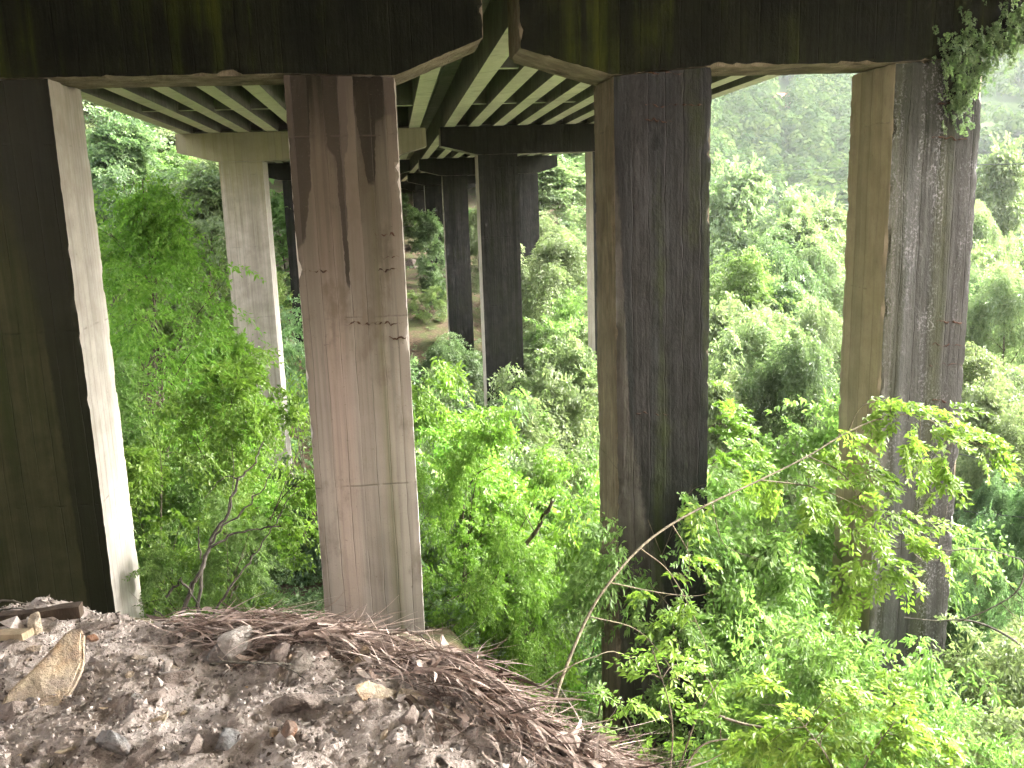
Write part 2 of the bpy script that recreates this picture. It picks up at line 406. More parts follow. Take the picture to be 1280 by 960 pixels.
C_SLAB = concrete('concrete_deck', (.19, .187, .155), (.25, .245, .205), streak=.2, board=1.2, line=.3, joint=9.)

def xs(a, b): return (D_[a], D_[b])
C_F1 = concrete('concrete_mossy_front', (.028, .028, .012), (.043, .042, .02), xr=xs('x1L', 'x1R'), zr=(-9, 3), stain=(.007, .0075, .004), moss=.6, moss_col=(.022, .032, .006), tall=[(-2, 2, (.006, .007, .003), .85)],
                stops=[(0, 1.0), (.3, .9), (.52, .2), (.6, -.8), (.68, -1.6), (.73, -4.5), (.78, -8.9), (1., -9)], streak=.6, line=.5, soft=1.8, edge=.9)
C_F2 = concrete('concrete_stained_shaded_front', (.31, .255, .20), (.40, .34, .28), xr=xs('x2L', 'x2R'), zr=(-2, 2.2), stain=(.008, .006, .003), soft=.18,
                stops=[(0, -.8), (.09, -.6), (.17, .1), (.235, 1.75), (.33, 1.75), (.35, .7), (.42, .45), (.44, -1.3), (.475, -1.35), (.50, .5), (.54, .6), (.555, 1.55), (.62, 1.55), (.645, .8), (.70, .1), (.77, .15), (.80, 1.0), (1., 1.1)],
                streak=.45, board=.215, line=.6, tall=[(-4.4, .4, (.034, .0285, .014), .84), (.3, 1.7, (.006, .005, .0026), .9)], blot=.6,  # tall paints the deck's shade into the upper part of the face
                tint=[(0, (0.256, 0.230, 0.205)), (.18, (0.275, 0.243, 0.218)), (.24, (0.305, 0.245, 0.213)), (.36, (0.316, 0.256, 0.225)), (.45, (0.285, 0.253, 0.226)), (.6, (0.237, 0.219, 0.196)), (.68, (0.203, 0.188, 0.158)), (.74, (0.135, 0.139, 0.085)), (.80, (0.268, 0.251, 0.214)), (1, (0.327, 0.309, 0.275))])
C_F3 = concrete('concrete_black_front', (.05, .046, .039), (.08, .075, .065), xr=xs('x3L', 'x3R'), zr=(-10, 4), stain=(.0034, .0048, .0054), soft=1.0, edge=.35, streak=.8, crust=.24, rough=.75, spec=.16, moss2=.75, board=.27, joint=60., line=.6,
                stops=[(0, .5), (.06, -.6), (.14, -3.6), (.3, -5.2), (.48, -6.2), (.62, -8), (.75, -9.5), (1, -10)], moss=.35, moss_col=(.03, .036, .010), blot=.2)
C_F4 = concrete('concrete_lichen_front', (.10, .10, .092), (.17, .165, .155), xr=xs('x4L', 'x4R'), streak=.9, crust=.35, lichen=.34, moss2=.6, board=.27, joint=60., line=.4, rough=.7,
                tint=[(0, (0.1496, 0.1472, 0.1218)), (.07, (0.1408, 0.1380, 0.1176)), (.13, (0.0290, 0.0329, 0.0139)), (.19, (0.0218, 0.0279, 0.0102)), (.24, (0.0726, 0.0785, 0.0717)), (.31, (0.0774, 0.0810, 0.0739)), (.36, (0.0242, 0.0263, 0.0208)), (.42, (0.0484, 0.0506, 0.0439)), (.5, (0.0218, 0.0238, 0.0185)), (.58, (0.0267, 0.0329, 0.0092)), (.66, (0.0363, 0.0405, 0.0162)), (.72, (0.0581, 0.0582, 0.0508)), (.8, (0.0218, 0.0218, 0.0185)), (.88, (0.0484, 0.0481, 0.0416)), (1, (0.0339, 0.0334, 0.0286))],
                tall=[(-.4, 1.1, (.008, .010, .003), .85)])

def cap_bottom(side, b):
    ox, oy, oz = bent_pos(b); h, hc = D_['h']+oz, D_['hc']+oz
    k = U/1175.4
    if side == 'left':
        a = [('ltip', hc), ('x1L', h), ('x1R', h), ('x2L', h), ('x2R', h - (5*k if b == 1 else 0)), ('gl', hc + (7*k if b == 1 else 0))]
    else:
        a = [('gr', hc - (6*k if b == 1 else 0)), ('x3L', h - (9*k if b == 1 else 0)), ('x3R', h), ('x4L', h), ('x4R', h + (6*k if b == 1 else 0)), ('rtip', hc + (3*k if b == 1 else 0))]
    X = np.array([D_[n]+ox for n, _ in a]); Z = np.array([z for _, z in a])
    return X, Z

pier_labels = {
 ('left', 1): 'near dark concrete pier with two broad legs, the right leg beige and water stained',
 ('right', 1): 'near concrete pier with one black crusted leg and one lichen spotted leg',
 ('left', 2): 'pale grey concrete pier with slanted cantilever end standing among bright green trees',
 ('right', 2): 'dark weathered concrete pier, second in the row behind the black crusted leg',
 ('left', 3): 'concrete pier of the left hand viaduct seen third along, mostly behind grey pier',
 ('right', 3): 'dark narrow concrete pier third in the row, standing on the brown earth bank',
 ('left', 4): 'concrete pier fourth along the left hand viaduct, glimpsed in the gap between decks',
 ('right', 4): 'dark concrete pier fourth in the row with leafy tree in front',
 ('left', 5): 'concrete pier fifth along the left hand viaduct, far below the ribbed deck',
 ('right', 5): 'smallest dark concrete pier visible, fifth in the row by the rocky bank',
 ('left', 6): 'concrete pier of left hand viaduct at the far wooded hillside',
 ('right', 6): 'concrete pier of right hand viaduct at the far wooded hillside'}
for b in range(1, NB+1):
    ox, oy, oz = bent_pos(b); y0, y1 = oy, oy+D_['L']
    for side in ('left', 'right'):
        X, Z = cap_bottom(side, b)
        cols = (('x1L', 'x1R'), ('x2L', 'x2R')) if side == 'left' else (('x3L', 'x3R'), ('x4L', 'x4R'))
        cx = .5*(X[0]+X[-1]); base = np.array([cx, oy+D_['L']/2, float(ground_z(cx, oy+.7))])
        t = thing('bridge_pier', pier_labels[(side, b)], 'bridge pier', tuple(base), 'concrete piers of the two viaducts')
        res = .07 if b == 1 else (.25 if b == 2 else .6)
        top = D_['ht']+oz+(.22 if b == 1 else 0)
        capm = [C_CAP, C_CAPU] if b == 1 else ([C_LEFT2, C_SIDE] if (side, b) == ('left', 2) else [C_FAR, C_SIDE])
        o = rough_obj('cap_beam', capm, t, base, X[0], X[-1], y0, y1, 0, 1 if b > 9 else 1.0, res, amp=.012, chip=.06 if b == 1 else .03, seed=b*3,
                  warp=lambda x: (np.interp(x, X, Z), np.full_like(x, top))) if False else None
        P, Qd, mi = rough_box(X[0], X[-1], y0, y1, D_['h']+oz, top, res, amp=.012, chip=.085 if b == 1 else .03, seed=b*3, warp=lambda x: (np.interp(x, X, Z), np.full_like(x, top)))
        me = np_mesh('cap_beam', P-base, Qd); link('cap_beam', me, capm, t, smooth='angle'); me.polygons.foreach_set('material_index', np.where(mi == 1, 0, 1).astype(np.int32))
        for ci, (a, c) in enumerate(cols):
            xa, xb = D_[a]+ox-(.4 if (a, b) == ('x1L', 1) else 0), D_[c]+ox
            zb = float(min(ground_z(np.array([xa, xb, xa, xb]), np.array([y0, y0, y1, y1]))))-1.2
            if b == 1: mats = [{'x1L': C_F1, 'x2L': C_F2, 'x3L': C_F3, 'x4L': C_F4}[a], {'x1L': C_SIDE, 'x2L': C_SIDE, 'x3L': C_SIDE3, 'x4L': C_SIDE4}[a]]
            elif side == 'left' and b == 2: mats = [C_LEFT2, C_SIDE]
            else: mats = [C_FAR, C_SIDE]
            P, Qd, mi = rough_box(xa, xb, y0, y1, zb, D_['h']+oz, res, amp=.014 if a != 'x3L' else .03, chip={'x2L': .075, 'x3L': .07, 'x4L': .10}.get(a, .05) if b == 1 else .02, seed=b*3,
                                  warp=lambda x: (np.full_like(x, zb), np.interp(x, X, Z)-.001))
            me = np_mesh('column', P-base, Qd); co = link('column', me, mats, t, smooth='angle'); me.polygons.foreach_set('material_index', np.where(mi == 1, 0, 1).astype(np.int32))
            if b == 1:
                co['label'] = {'x1L': 'dark moss green leg with pale inner side', 'x2L': 'beige leg with dark water stains running down', 'x3L': 'black wet crusted leg', 'x4L': 'grey leg speckled with lichen and moss'}[a]

# rusty reinforcement showing on the beige and black legs
RUST = bark_mat('rusty_steel', (.03, .016, .010), (.07, .035, .02))
SPALL = concrete('broken_concrete', (.12, .09, .06), (.2, .16, .11), crust=1.2, board=9., line=0.)
pier_near = [o for o in COL.objects if o.name.startswith('bridge_pier')]
col_by = {}
for o in COL.objects:
    if o.name.startswith('column') and 'label' in o: col_by[o['label'].split()[0]] = o
def rebar(px0, px1, py, col, dy=0):
    """crumbled line of rusty steel and broken concrete"""
    p0, p1 = at(px0, py, U-.004), at(px1, py+dy, U-.004)
    n = max(14, int((px1-px0)/1.3)); tt = np.linspace(0, 1, n)[:, None]; P = p0*(1-tt)+p1*tt
    P[:, 2] += fbm(tt[:, 0]*9, px0, py, 3, 5)*.05
    rad = np.clip(.013*(.35+1.5*fbm(tt[:, 0]*n*.35, px0, py, 2, 9)), .0012, .03); rad[0] = rad[-1] = .001
    V, Q = tubes([(P, rad)], 6); inv = np.array(col.parent.location)
    link('exposed_rebar', np_mesh('exposed_rebar', V-inv, Q), RUST, col)
for a, b_, c in ((468, 496, 293), (470, 499, 322), (472, 499, 338), (376, 412, 339), (468, 505, 404), (486, 508, 422), (430, 478, 404)):
    rebar(a, b_, c, col_by['beige'])
for a, b_, c in ((793, 860, 90), (806, 880, 131), (806, 840, 149), (795, 838, 516)):
    rebar(a, b_, c, col_by['black'], 2)
for a, b_, c in ((1172, 1205, 128), (1160, 1212, 172), (1170, 1208, 402), (1165, 1205, 430), (1160, 1203, 455), (1165, 1200, 500), (1150, 1195, 580)):
    rebar(a, b_, c, col_by['grey'], 2)

def deck(side, b):
    """one span from pier b to pier b+1; ribs under a slab"""
    x_a, y_a, z_a = bent_pos(b); x_b, y_b, z_b = bent_pos(b+1)
    ya, yb = y_a+D_['L']/2+.02, y_b+D_['L']/2-.02
    if side == 'left': xl, xr_, xs0, xs1 = D_['ltip']+.35, D_['gl']-.42, D_['ltip']-.35, D_['gl']+.24
    else: xl, xr_, xs0, xs1 = D_['gr']+.35, D_['gr']+.35+.905*8, D_['gr']-.255, D_['rtip']+.35
    n = 9
    base = Vector((.5*(x_a+x_b)+.5*(xl+xr_), .5*(ya+yb), D_['ht']+.5*(z_a+z_b)))
    names = {0: 'overhead', 1: 'between the first and second piers', 2: 'between the second and third piers', 3: 'between the third and fourth piers', 4: 'between the fourth and fifth piers', 5: 'reaching the far hillside'}
    t = thing('bridge_deck', f"ribbed concrete deck of the {side} hand viaduct, span {names[b]}", 'bridge deck', base, 'bridge deck spans')
    inv = np.array(base)
    def skewbox(name, m, x0, x1, z0, z1, yA=ya, yB=yb, seg=1):
        V, Qd = [], []
        ys = np.linspace(yA, yB, seg+1)
        for yy in ys:
            k = (yy-y_a)/(y_b-y_a); sx = x_a+(x_b-x_a)*k; sz = z_a+(z_b-z_a)*k
            V += [(x0+sx, yy, z0+sz), (x1+sx, yy, z0+sz), (x1+sx, yy, z1+sz), (x0+sx, yy, z1+sz)]
        for i in range(seg):
            for j in range(4):
                j2 = (j+1) % 4; Qd.append((4*i+j, 4*i+j2, 4*i+4+j2, 4*i+4+j))
        e = 4*seg; Qd += [(3, 2, 1, 0), (e, e+1, e+2, e+3)]
        me = np_mesh(name, np.array(V)-inv, np.array(Qd))
        bmx = bmesh.new(); bmx.from_mesh(me); bmesh.ops.recalc_face_normals(bmx, faces=bmx.faces); bmx.to_mesh(me); bmx.free()
        o = link(name, me, [m, C_FLANK_SHADE] if name == 'girder' else ([C_FLANK_SHADE, C_GIRD] if name == 'diaphragm' else m), t)
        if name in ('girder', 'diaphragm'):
            down = np.array([p.normal.z < -.7 for p in me.polygons]); me.polygons.foreach_set('material_index', (np.where(down, 0, 1) if name == 'girder' else np.where(down, 1, 0)).astype(np.int32))  # undersides get the lit tone, other faces the painted shade tone
        return o
    zt = D_['ht']
    for i in range(n):
        c = xl+(xr_-xl)*i/(n-1)
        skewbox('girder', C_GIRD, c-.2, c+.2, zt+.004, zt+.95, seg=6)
    skewbox('deck_slab', C_SLAB, xs0, xs1, zt+.948, zt+1.2, seg=6)
    for q in (1/3., 2/3.):
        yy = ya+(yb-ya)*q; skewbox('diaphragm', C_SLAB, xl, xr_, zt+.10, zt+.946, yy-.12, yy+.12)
    for yy in (ya+.02, yb-.02-.2):
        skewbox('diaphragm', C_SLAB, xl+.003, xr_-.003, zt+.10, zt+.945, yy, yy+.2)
    skewbox('parapet', C_SLAB, (xs0 if side == 'left' else xs1-.25), (xs0+.25 if side == 'left' else xs1), zt+1.2, zt+2.0, seg=6)
for b in range(0, NB):
    deck('left', b); deck('right', b)

# ------------------------------------------------------------------ foliage
def norm(v): return v/(np.linalg.norm(v, axis=-1, keepdims=True)+1e-9)
def spray_template(rng, n_side=7, leaves=4, droop=.25, ang=48, fan=.42, jitter=.5):
    """leaves of one flat leafy twig of length 1 along +x: position, direction, normal"""
    Pp, Dd, Nn = [], [], []
    tw = []
    for i in range(n_side):
        x = .08+.9*i/(n_side-1)
        for s in (-1, 1):
            if rng.random() < .1: continue
            L = fan*(1-.75*x)*rng.uniform(.7, 1.15)+.05; a = R(ang)*rng.uniform(.75, 1.2)*s
            d = np.array([math.cos(a), math.sin(a), rng.normal(0, .18)-.1])
            p0 = np.array([x+rng.normal(0, .02), 0, -droop*x*x])
            m = max(1, int(round(leaves*L/fan))+1)
            for k in range(m):
                q = (k+.6)/m; p = p0+d*L*q+np.array([0, 0, -droop*.5*(L*q)])
                for s2 in ((-1, 1) if k < m-1 else (0,)):
                    a2 = a+s2*R(42)*rng.uniform(.6, 1.3)
                    Pp.append(p); Dd.append([math.cos(a2), math.sin(a2), -.25+rng.normal(0, .3)]); Nn.append([rng.normal(0, jitter), rng.normal(0, jitter), 1])
    return norm(np.array(Pp)*1.0)*np.linalg.norm(np.array(Pp), axis=1, keepdims=True), norm(np.array(Dd)), norm(np.array(Nn))
def leaves_np(P, D, N, S, wid=.46):
    N = norm(N-D*np.sum(N*D, -1, keepdims=True)); B = np.cross(N, D)
    S = S[:, None]
    V = np.stack([P, P+D*S*.45+B*S*wid*.5+N*S*.05, P+D*S-N*S*.08, P+D*S*.45-B*S*wid*.5+N*S*.05], 1).reshape(-1, 3)
    return V, np.arange(len(V)).reshape(-1, 4)
SPR = [spray_template(np.random.default_rng(100+i), n_side=6, leaves=3, droop=.22+.05*i, jitter=.38) for i in range(5)]
SPR_SMALL = [spray_template(np.random.default_rng(150+i), n_side=4, leaves=2, droop=.2, jitter=.55) for i in range(5)]
SPR_WEEP = [spray_template(np.random.default_rng(200+i), n_side=9, leaves=2, droop=.75, ang=62, fan=.26, jitter=.35) for i in range(5)]
def place_sprays(rng, O, DIR, scale, leaf, templates, flat=.7, droop=0., wid=.46):
    """O: anchors, DIR: pointing directions"""
    which = rng.integers(0, len(templates), len(O)); Vs, As = [], []
    for k, (tp, td, tn) in enumerate(templates):
        m = which == k
        if not m.any(): continue
        o, d = O[m], DIR[m].copy(); d[:, 2] = d[:, 2]*(1-flat)-droop; d = norm(d)
        up = np.tile([0., 0., 1.], (len(o), 1))+rng.normal(0, .28, (len(o), 3))
        y = norm(np.cross(up, d)); z = np.cross(d, y)
        Rm = np.stack([d, y, z], -1)                      # columns
        sc = scale*rng.uniform(.65, 1.25, len(o))
        P = o[:, None]+np.einsum('nij,kj->nki', Rm, tp)*sc[:, None, None]
        D = np.einsum('nij,kj->nki', Rm, td); N = np.einsum('nij,kj->nki', Rm, tn)
        P, D, N = P.reshape(-1, 3), D.reshape(-1, 3), N.reshape(-1, 3)
        keep = rng.random(len(P)) > .06
        S = leaf*rng.uniform(.65, 1.25, len(P))
        a = np.clip(np.repeat(rng.uniform(.1, .9, len(o)), len(tp))+rng.normal(0, .14, len(P)), 0, 1)
        Vs.append((P[keep], D[keep], N[keep], S[keep])); As.append(a[keep])
    P, D, N, S = [np.concatenate([v[i] for v in Vs]) for i in range(4)]
    V, Q = leaves_np(P, D, N, S, wid)
    return V, Q, np.concatenate(As)
def branch_path(rng, p0, d0, L, n=6, wob=.12, up=0.):
    d = d0/np.linalg.norm(d0); P = [p0]
    for i in range(n):
        d = d+rng.normal(0, wob, 3)+np.array([0, 0, up/n]); d /= np.linalg.norm(d); P.append(P[-1]+d*L/n)
    return np.array(P)
def make_tree(seed, h, cr, tr, n_limb, n_spray, spray, leaf, base=.25, templates=SPR, stems=1, el=(15, 60), droop=.15, flat=.65, fat=.62, wid=.46, topw=.45):
    rng = np.random.default_rng(seed); paths = []; anchors, dirs = [], []
    for s in range(stems):
        lean = rng.normal(0, .06, 3) if stems == 1 else np.append(rng.normal(0, .38, 2), 0)
        P = branch_path(rng, np.array([0, 0, -.4])+np.append(rng.normal(0, .12*(stems > 1), 2), 0), np.array([lean[0], lean[1], 1.]), h*.9*(1 if s == 0 else rng.uniform(.6, .95))+.4, 9, .05)
        paths.append((P, tr*(1-.88*np.linspace(0, 1, len(P)))/(1+.3*(stems > 1))))
        nl = max(3, n_limb//stems)
        for i in range(nl):
            t = base+(1-base)*(i+.5)/nl; f = t*(len(P)-1); k = int(min(f, len(P)-2)); p0 = P[k]+(P[k+1]-P[k])*(f-k)
            az = i*2.4+rng.normal(0, .4)+s; w = (math.sin(math.pi*min(1, (t-base)/(1-base)*fat+.26)))*(1-topw*max(0, t-.6)/.4)
            L = cr*w*rng.uniform(.75, 1.15); e = R(el[0]+(el[1]-el[0])*t)
            B = branch_path(rng, p0, np.array([math.cos(az)*math.cos(e), math.sin(az)*math.cos(e), math.sin(e)]), L, 6, .12, -.15)
            rb = tr*.42*(1-.75*t); paths.append((B, rb*(1-.85*np.linspace(0, 1, 7))))
            segs = [(B, .35)]
            for q in range(rng.integers(3, 6)):
                kk = rng.integers(1, 6); d = B[kk]-B[kk-1]; d = d/np.linalg.norm(d)+rng.normal(0, .55, 3); d[2] *= .6
                C = branch_path(rng, B[kk], d, L*rng.uniform(.3, .6), 4, .15, -.1)
                paths.append((C, rb*.4*(1-.8*np.linspace(0, 1, 5)))); segs.append((C, .15))
            for G, f0 in segs:
                m = len(G)
                for q in range(5 if f0 > .3 else 4):
                    f = (f0+(1-f0)*rng.random())*(m-1); k = int(min(f, m-2)); anchors.append(G[k]+(G[k+1]-G[k])*(f-k)); dirs.append(G[k+1]-G[k])
                anchors.append(G[-1]); dirs.append(G[-1]-G[-2])
    A, Dv = np.array(anchors), norm(np.array(dirs))
    pick = rng.integers(0, len(A), n_spray); A = A[pick]+rng.normal(0, .06*cr, (n_spray, 3)); Dv = norm(Dv[pick]+rng.normal(0, .55, (n_spray, 3)))
    V, Q, a = place_sprays(rng, A, Dv, spray, leaf, templates, flat, droop, wid)
    tv, tq = tubes(paths, 5)
    return np_mesh('trunk', tv, tq), np_mesh('crown', V, Q, a), float(np.percentile(V[:, 2], 99.3)), float(np.percentile(np.hypot(V[:, 0], V[:, 1]), 92))

PROTO = {
 'feather': make_tree(11, 8.5, 3.2, .10, 18, 520, 1.05, .13, base=.2, templates=SPR, el=(8, 50), droop=.05, flat=.85, topw=.1, fat=.8),
 'feather2': make_tree(12, 8.0, 3.4, .09, 18, 520, 1.05, .13, base=.18, templates=SPR, stems=2, el=(5, 45), droop=.08, flat=.85, topw=.15, fat=.8),
 'bush': make_tree(13, 4.6, 2.0, .045, 22, 560, .6, .10, base=.08, templates=SPR, stems=5, el=(10, 60), droop=.12),
 'bush2': make_tree(14, 4.4, 2.2, .05, 20, 540, .62, .105, base=.06, templates=SPR, stems=4, el=(0, 55), droop=.25),
 'weep': make_tree(15, 8.0, 3.2, .10, 18, 760, 1.15, .17, base=.15, templates=SPR_WEEP, el=(5, 45), droop=.28, wid=.36),
 'round': make_tree(16, 12., 4.2, .18, 26, 1500, 1.0, .26, base=.18, templates=SPR_SMALL, el=(10, 65), droop=.1, wid=.6),
 'round2': make_tree(17, 11., 4.6, .17, 24, 1450, 1.05, .27, base=.15, templates=SPR_SMALL, stems=2, el=(5, 60), droop=.15, wid=.6),
 'wispy': make_tree(18, 10., 3.4, .12, 22, 820, 1.0, .20, base=.2, templates=SPR, el=(20, 68), droop=.05, wid=.5),
}
_cm = {}
def crown_mesh(kind, mat):
    if (kind, mat.name) not in _cm:
        me = PROTO[kind][1].copy(); me.materials.clear(); me.materials.append(mat); _cm[(kind, mat.name)] = me
    return _cm[(kind, mat.name)]
def tree(name, cat, label, px, top, Y, kind, mat, width=None, group=None, bark=BARK, rot=None, sink=0.):
    """px, top: where the crown's middle and top show; Y: how far off; width in photo pixels"""
    tm, cm, H0, W0 = PROTO[kind]
    pt = at(px, top, Y); z0 = float(ground_z(pt[0], pt[1]))-sink; H = pt[2]-z0; s = H/H0
    if s <= .1: print('LOW TREE', label, H, z0); s = .3
    sw = s if width is None else (width/2*np.linalg.norm(pt)/F)/W0
    sw = min(max(sw, .55*s), 2.2*s)
    t = thing(name, label, cat, (pt[0], pt[1], z0), group); t.rotation_euler[2] = RNG.uniform(0, 6.28) if rot is None else rot; t.scale = (sw, sw, s)
    o = link('trunk', tm, bark, t)
    o2 = link('crown', crown_mesh(kind, mat), mat, t)
    return t
LEAF_SUN = leaf_mat('leaf_fresh', (0.110, 0.200, 0.032), (0.152, 0.265, 0.042), (0.205, 0.320, 0.062), .52)
B_, M_, P_, K_ = LEAF_BRIGHT, LEAF_MID, LEAF_PALE, LEAF_DARK
GT = 'trees and shrubs growing in the ravine under the viaducts'
TREES = [
 # left opening
 ('tree', 'tree', 'bright yellow green tree filling the opening beside the pale inner pier side', 165, 238, 24, 'feather', LEAF_SUN, 190),
 ('tree', 'tree', 'light green tree arching in right behind the pale inner pier side', 110, 262, 20, 'feather2', LEAF_SUN, 170),
 ('tree', 'tree', 'green tree leaning across the front of the pale grey pier', 262, 420, 27, 'wispy', LEAF_SUN, 110),
 ('shrub', 'shrub', 'mid green shrub at the foot of the bright tree in the left opening', 185, 470, 18, 'bush', LEAF_SUN, 160),
 ('shrub', 'shrub', 'dark leafy shrub just beyond the rubble rim behind the dead branches', 248, 640, 15, 'bush2', B_, 150),
 ('shrub', 'shrub', 'dark green shrub growing low between the beige leg and dead branches', 330, 665, 20, 'bush', M_, 110),
 ('shrub', 'shrub', 'low green shrub at the bottom of the left opening beside the white pier side', 185, 640, 18.5, 'bush', B_, 120),
 ('tree', 'tree', 'pale tree standing against the slope beneath the left cantilever end', 235, 215, 52, 'wispy', P_, 150),
 ('tree', 'tree', 'tall leafy tree beneath the left edge of the ribbed deck', 130, 150, 55, 'wispy', M_, 140),
 ('tree', 'tree', 'hazy light green tree higher up the slope in the left opening', 190, 165, 78, 'round', P_, 140),
 ('tree', 'tree', 'round hazy tree at the very top of the left opening', 120, 112, 90, 'round2', P_, 140),
 ('tree', 'tree', 'pale tree on the slope right beside the grey pier cantilever', 262, 190, 84, 'round', P_, 110),
 ('tree', 'tree', 'small tree seen in the slit between grey pier and beige leg', 352, 245, 60, 'wispy', B_, 90),
 ('shrub', 'shrub', 'green shrub in the slit between grey pier and beige leg, low down', 372, 400, 38, 'bush', M_, 110),
 # centre
 ('shrub', 'shrub', 'large bright green shrub between the beige leg and the black leg', 600, 492, 21, 'bush2', LEAF_SUN, 210),
 ('shrub', 'shrub', 'bright green shrub right beside the black leg, left of it', 700, 560, 19.5, 'bush', LEAF_SUN, 170),
 ('shrub', 'shrub', 'yellow green shrub leaning against the right edge of the beige leg', 548, 505, 18, 'bush', LEAF_SUN, 140),
 ('shrub', 'shrub', 'lower front shrub of drooping leaves above the litter bank', 610, 655, 17.2, 'bush2', LEAF_SUN, 200),
 ('tree', 'tree', 'drooping blue green tree below the third dark pier', 552, 428, 44, 'weep', M_, 130),
 ('tree', 'tree', 'pale flowering sort of shrub tree crossing the second dark pier low down', 690, 440, 33, 'wispy', P_, 150),
 ('tree', 'tree', 'drooping pale tree right of the second dark pier', 700, 300, 52, 'weep', P_, 170),
 ('tree', 'tree', 'bright hazy tree on the slope seen under the second pier beam', 705, 205, 76, 'round', P_, 130),
 ('tree', 'tree', 'leafy tree below the far cantilever end, right of the second dark pier', 668, 272, 66, 'weep', P_, 110),
 ('tree', 'tree', 'dark green tree in front of the fourth pier by the rocky bank', 541, 268, 68, 'round', M_, 46),
 ('shrub', 'shrub', 'green shrub on the brown bank left of the third dark pier', 530, 358, 62, 'bush', B_, 60),
 ('tree', 'tree', 'light green tree in the slit between third and second dark piers', 594, 262, 72, 'weep', P_, 50),
 # right opening
 ('tree', 'tree', 'tall round tree right of the black leg with hazy hill behind it', 905, 216, 92, 'round', P_, 90),
 ('tree', 'tree', 'round pale green tree at mid height between black leg and ochre pier side', 962, 248, 84, 'round2', P_, 120),
 ('tree', 'tree', 'pale green tree touching the ochre pier side at mid height', 1030, 262, 78, 'round', P_, 110),
 ('tree', 'tree', 'yellow green tree crown right beside the black leg', 925, 318, 50, 'feather', B_, 150),
 ('tree', 'tree', 'yellow green tree crown close to the ochre pier side', 1002, 342, 46, 'feather2', B_, 150),
 ('tree', 'tree', 'blue green drooping tree below the yellow crowns right of black leg', 935, 405, 34, 'weep', P_, 170),
 ('tree', 'tree', 'blue green tree below the yellow crowns and left of ochre pier side', 1015, 425, 31, 'weep', M_, 170),
 ('shrub', 'shrub', 'bright shrub tucked against the right edge of the black leg', 915, 520, 16.5, 'bush', B_, 120),
 ('tree', 'tree', 'green tree standing behind the lower part of the ochre pier side', 1000, 500, 22, 'feather2', M_, 210),
 ('tree', 'tree', 'hazy tree at top of the strip right of the lichen spotted leg', 1248, 190, 95, 'round', P_, 110),
 ('tree', 'tree', 'pale tree in the strip right of the lichen spotted leg, upper middle', 1225, 285, 62, 'round2', P_, 120),
 ('tree', 'tree', 'light green tree at the middle of the strip right of the lichen leg', 1270, 345, 44, 'weep', P_, 150),
 ('tree', 'tree', 'green tree behind the thin cables right of the lichen leg', 1232, 440, 31, 'feather', P_, 160),
 ('tree', 'tree', 'pale green tree behind the curled bare vine', 1262, 560, 22, 'feather2', P_, 190),
 ('shrub', 'shrub', 'pale grey green shrub in front of the foot of the lichen leg', 1250, 840, 12.4, 'bush', P_, 130),
 ('shrub', 'shrub', 'pale leafy shrub in the lower corner right of the lichen leg', 1275, 770, 11.2, 'bush2', P_, 170),
 ('shrub', 'shrub', 'vivid green shrub between black leg and ochre pier side, upper front', 975, 640, 12.6, 'bush2', B_, 150),
 ('shrub', 'shrub', 'vivid green shrub in front of the ochre pier side', 1005, 730, 11.4, 'bush', B_, 130),
 ('shrub', 'shrub', 'dark glossy shrub low behind vivid shrubs right of the black leg', 985, 700, 15.6, 'bush', M_, 200),
 ('shrub', 'shrub', 'vivid green shrub at the bottom in front of the lichen leg', 1075, 935, 9.4, 'bush2', B_, 200),
 ('shrub', 'shrub', 'vivid green shrub spreading over the lower right edge of the black leg', 1000, 880, 9.0, 'bush', B_, 150),
]
for px_, py_, Y_, w_, lab_ in [(513, 292, 92, 40, 'dark leafy tree hugging the far bank next to the beige leg'), (533, 300, 84, 50, 'dark leafy tree below the far end of the right hand deck'), (575, 345, 80, 40, 'dark tree half hidden behind the third dark pier'),
                               (596, 300, 90, 44, 'dark tree in the slit between third and second dark piers, behind the light one'), (545, 372, 64, 44, 'low dark shrub at the foot of the far bank beside the third pier')]:
    TREES.append(('tree', 'tree', lab_, px_, py_, Y_, 'round2', K_, w_))
# look-alikes that fill the slopes
_f = np.random.default_rng(404)
FILL = [(_f.uniform(890, 1060), _f.uniform(255, 470)) for i in range(22)]+[(_f.uniform(1200, 1300), _f.uniform(230, 640)) for i in range(16)]
for px_, py_ in FILL:
    q_ = (py_-240)/300.
    TREES.append(('tree', 'tree', 'pale green tree merging into the leafy slope beyond the lichen leg, one of many alike', px_, py_+8, float(np.interp(py_, [240, 300, 380, 470, 640], [88, 62, 44, 30, 20])*_f.uniform(.92, 1.08)), ['weep', 'wispy', 'round2', 'feather2'][_f.integers(0, 4)], [P_, P_, M_][_f.integers(0, 3)], _f.uniform(80, 130)))
for px_, py_, Y_ in [(515, 470, 36), (560, 470, 30), (640, 520, 27), (720, 480, 30), (690, 380, 44), (725, 330, 56), (660, 330, 62), (735, 260, 70), (655, 420, 45), (720, 420, 38), (585, 540, 24), (665, 590, 22), (540, 600, 19.5), (720, 640, 18.5), (655, 500, 29)]:
    TREES.append(('shrub', 'shrub', 'green shrub merging into the leafy ravine between beige and black legs, one of many alike', px_, py_, Y_, ['weep', 'bush2', 'wispy', 'bush'][_f.integers(0, 4)], [P_, M_, B_][_f.integers(0, 3)], _f.uniform(80, 120)))
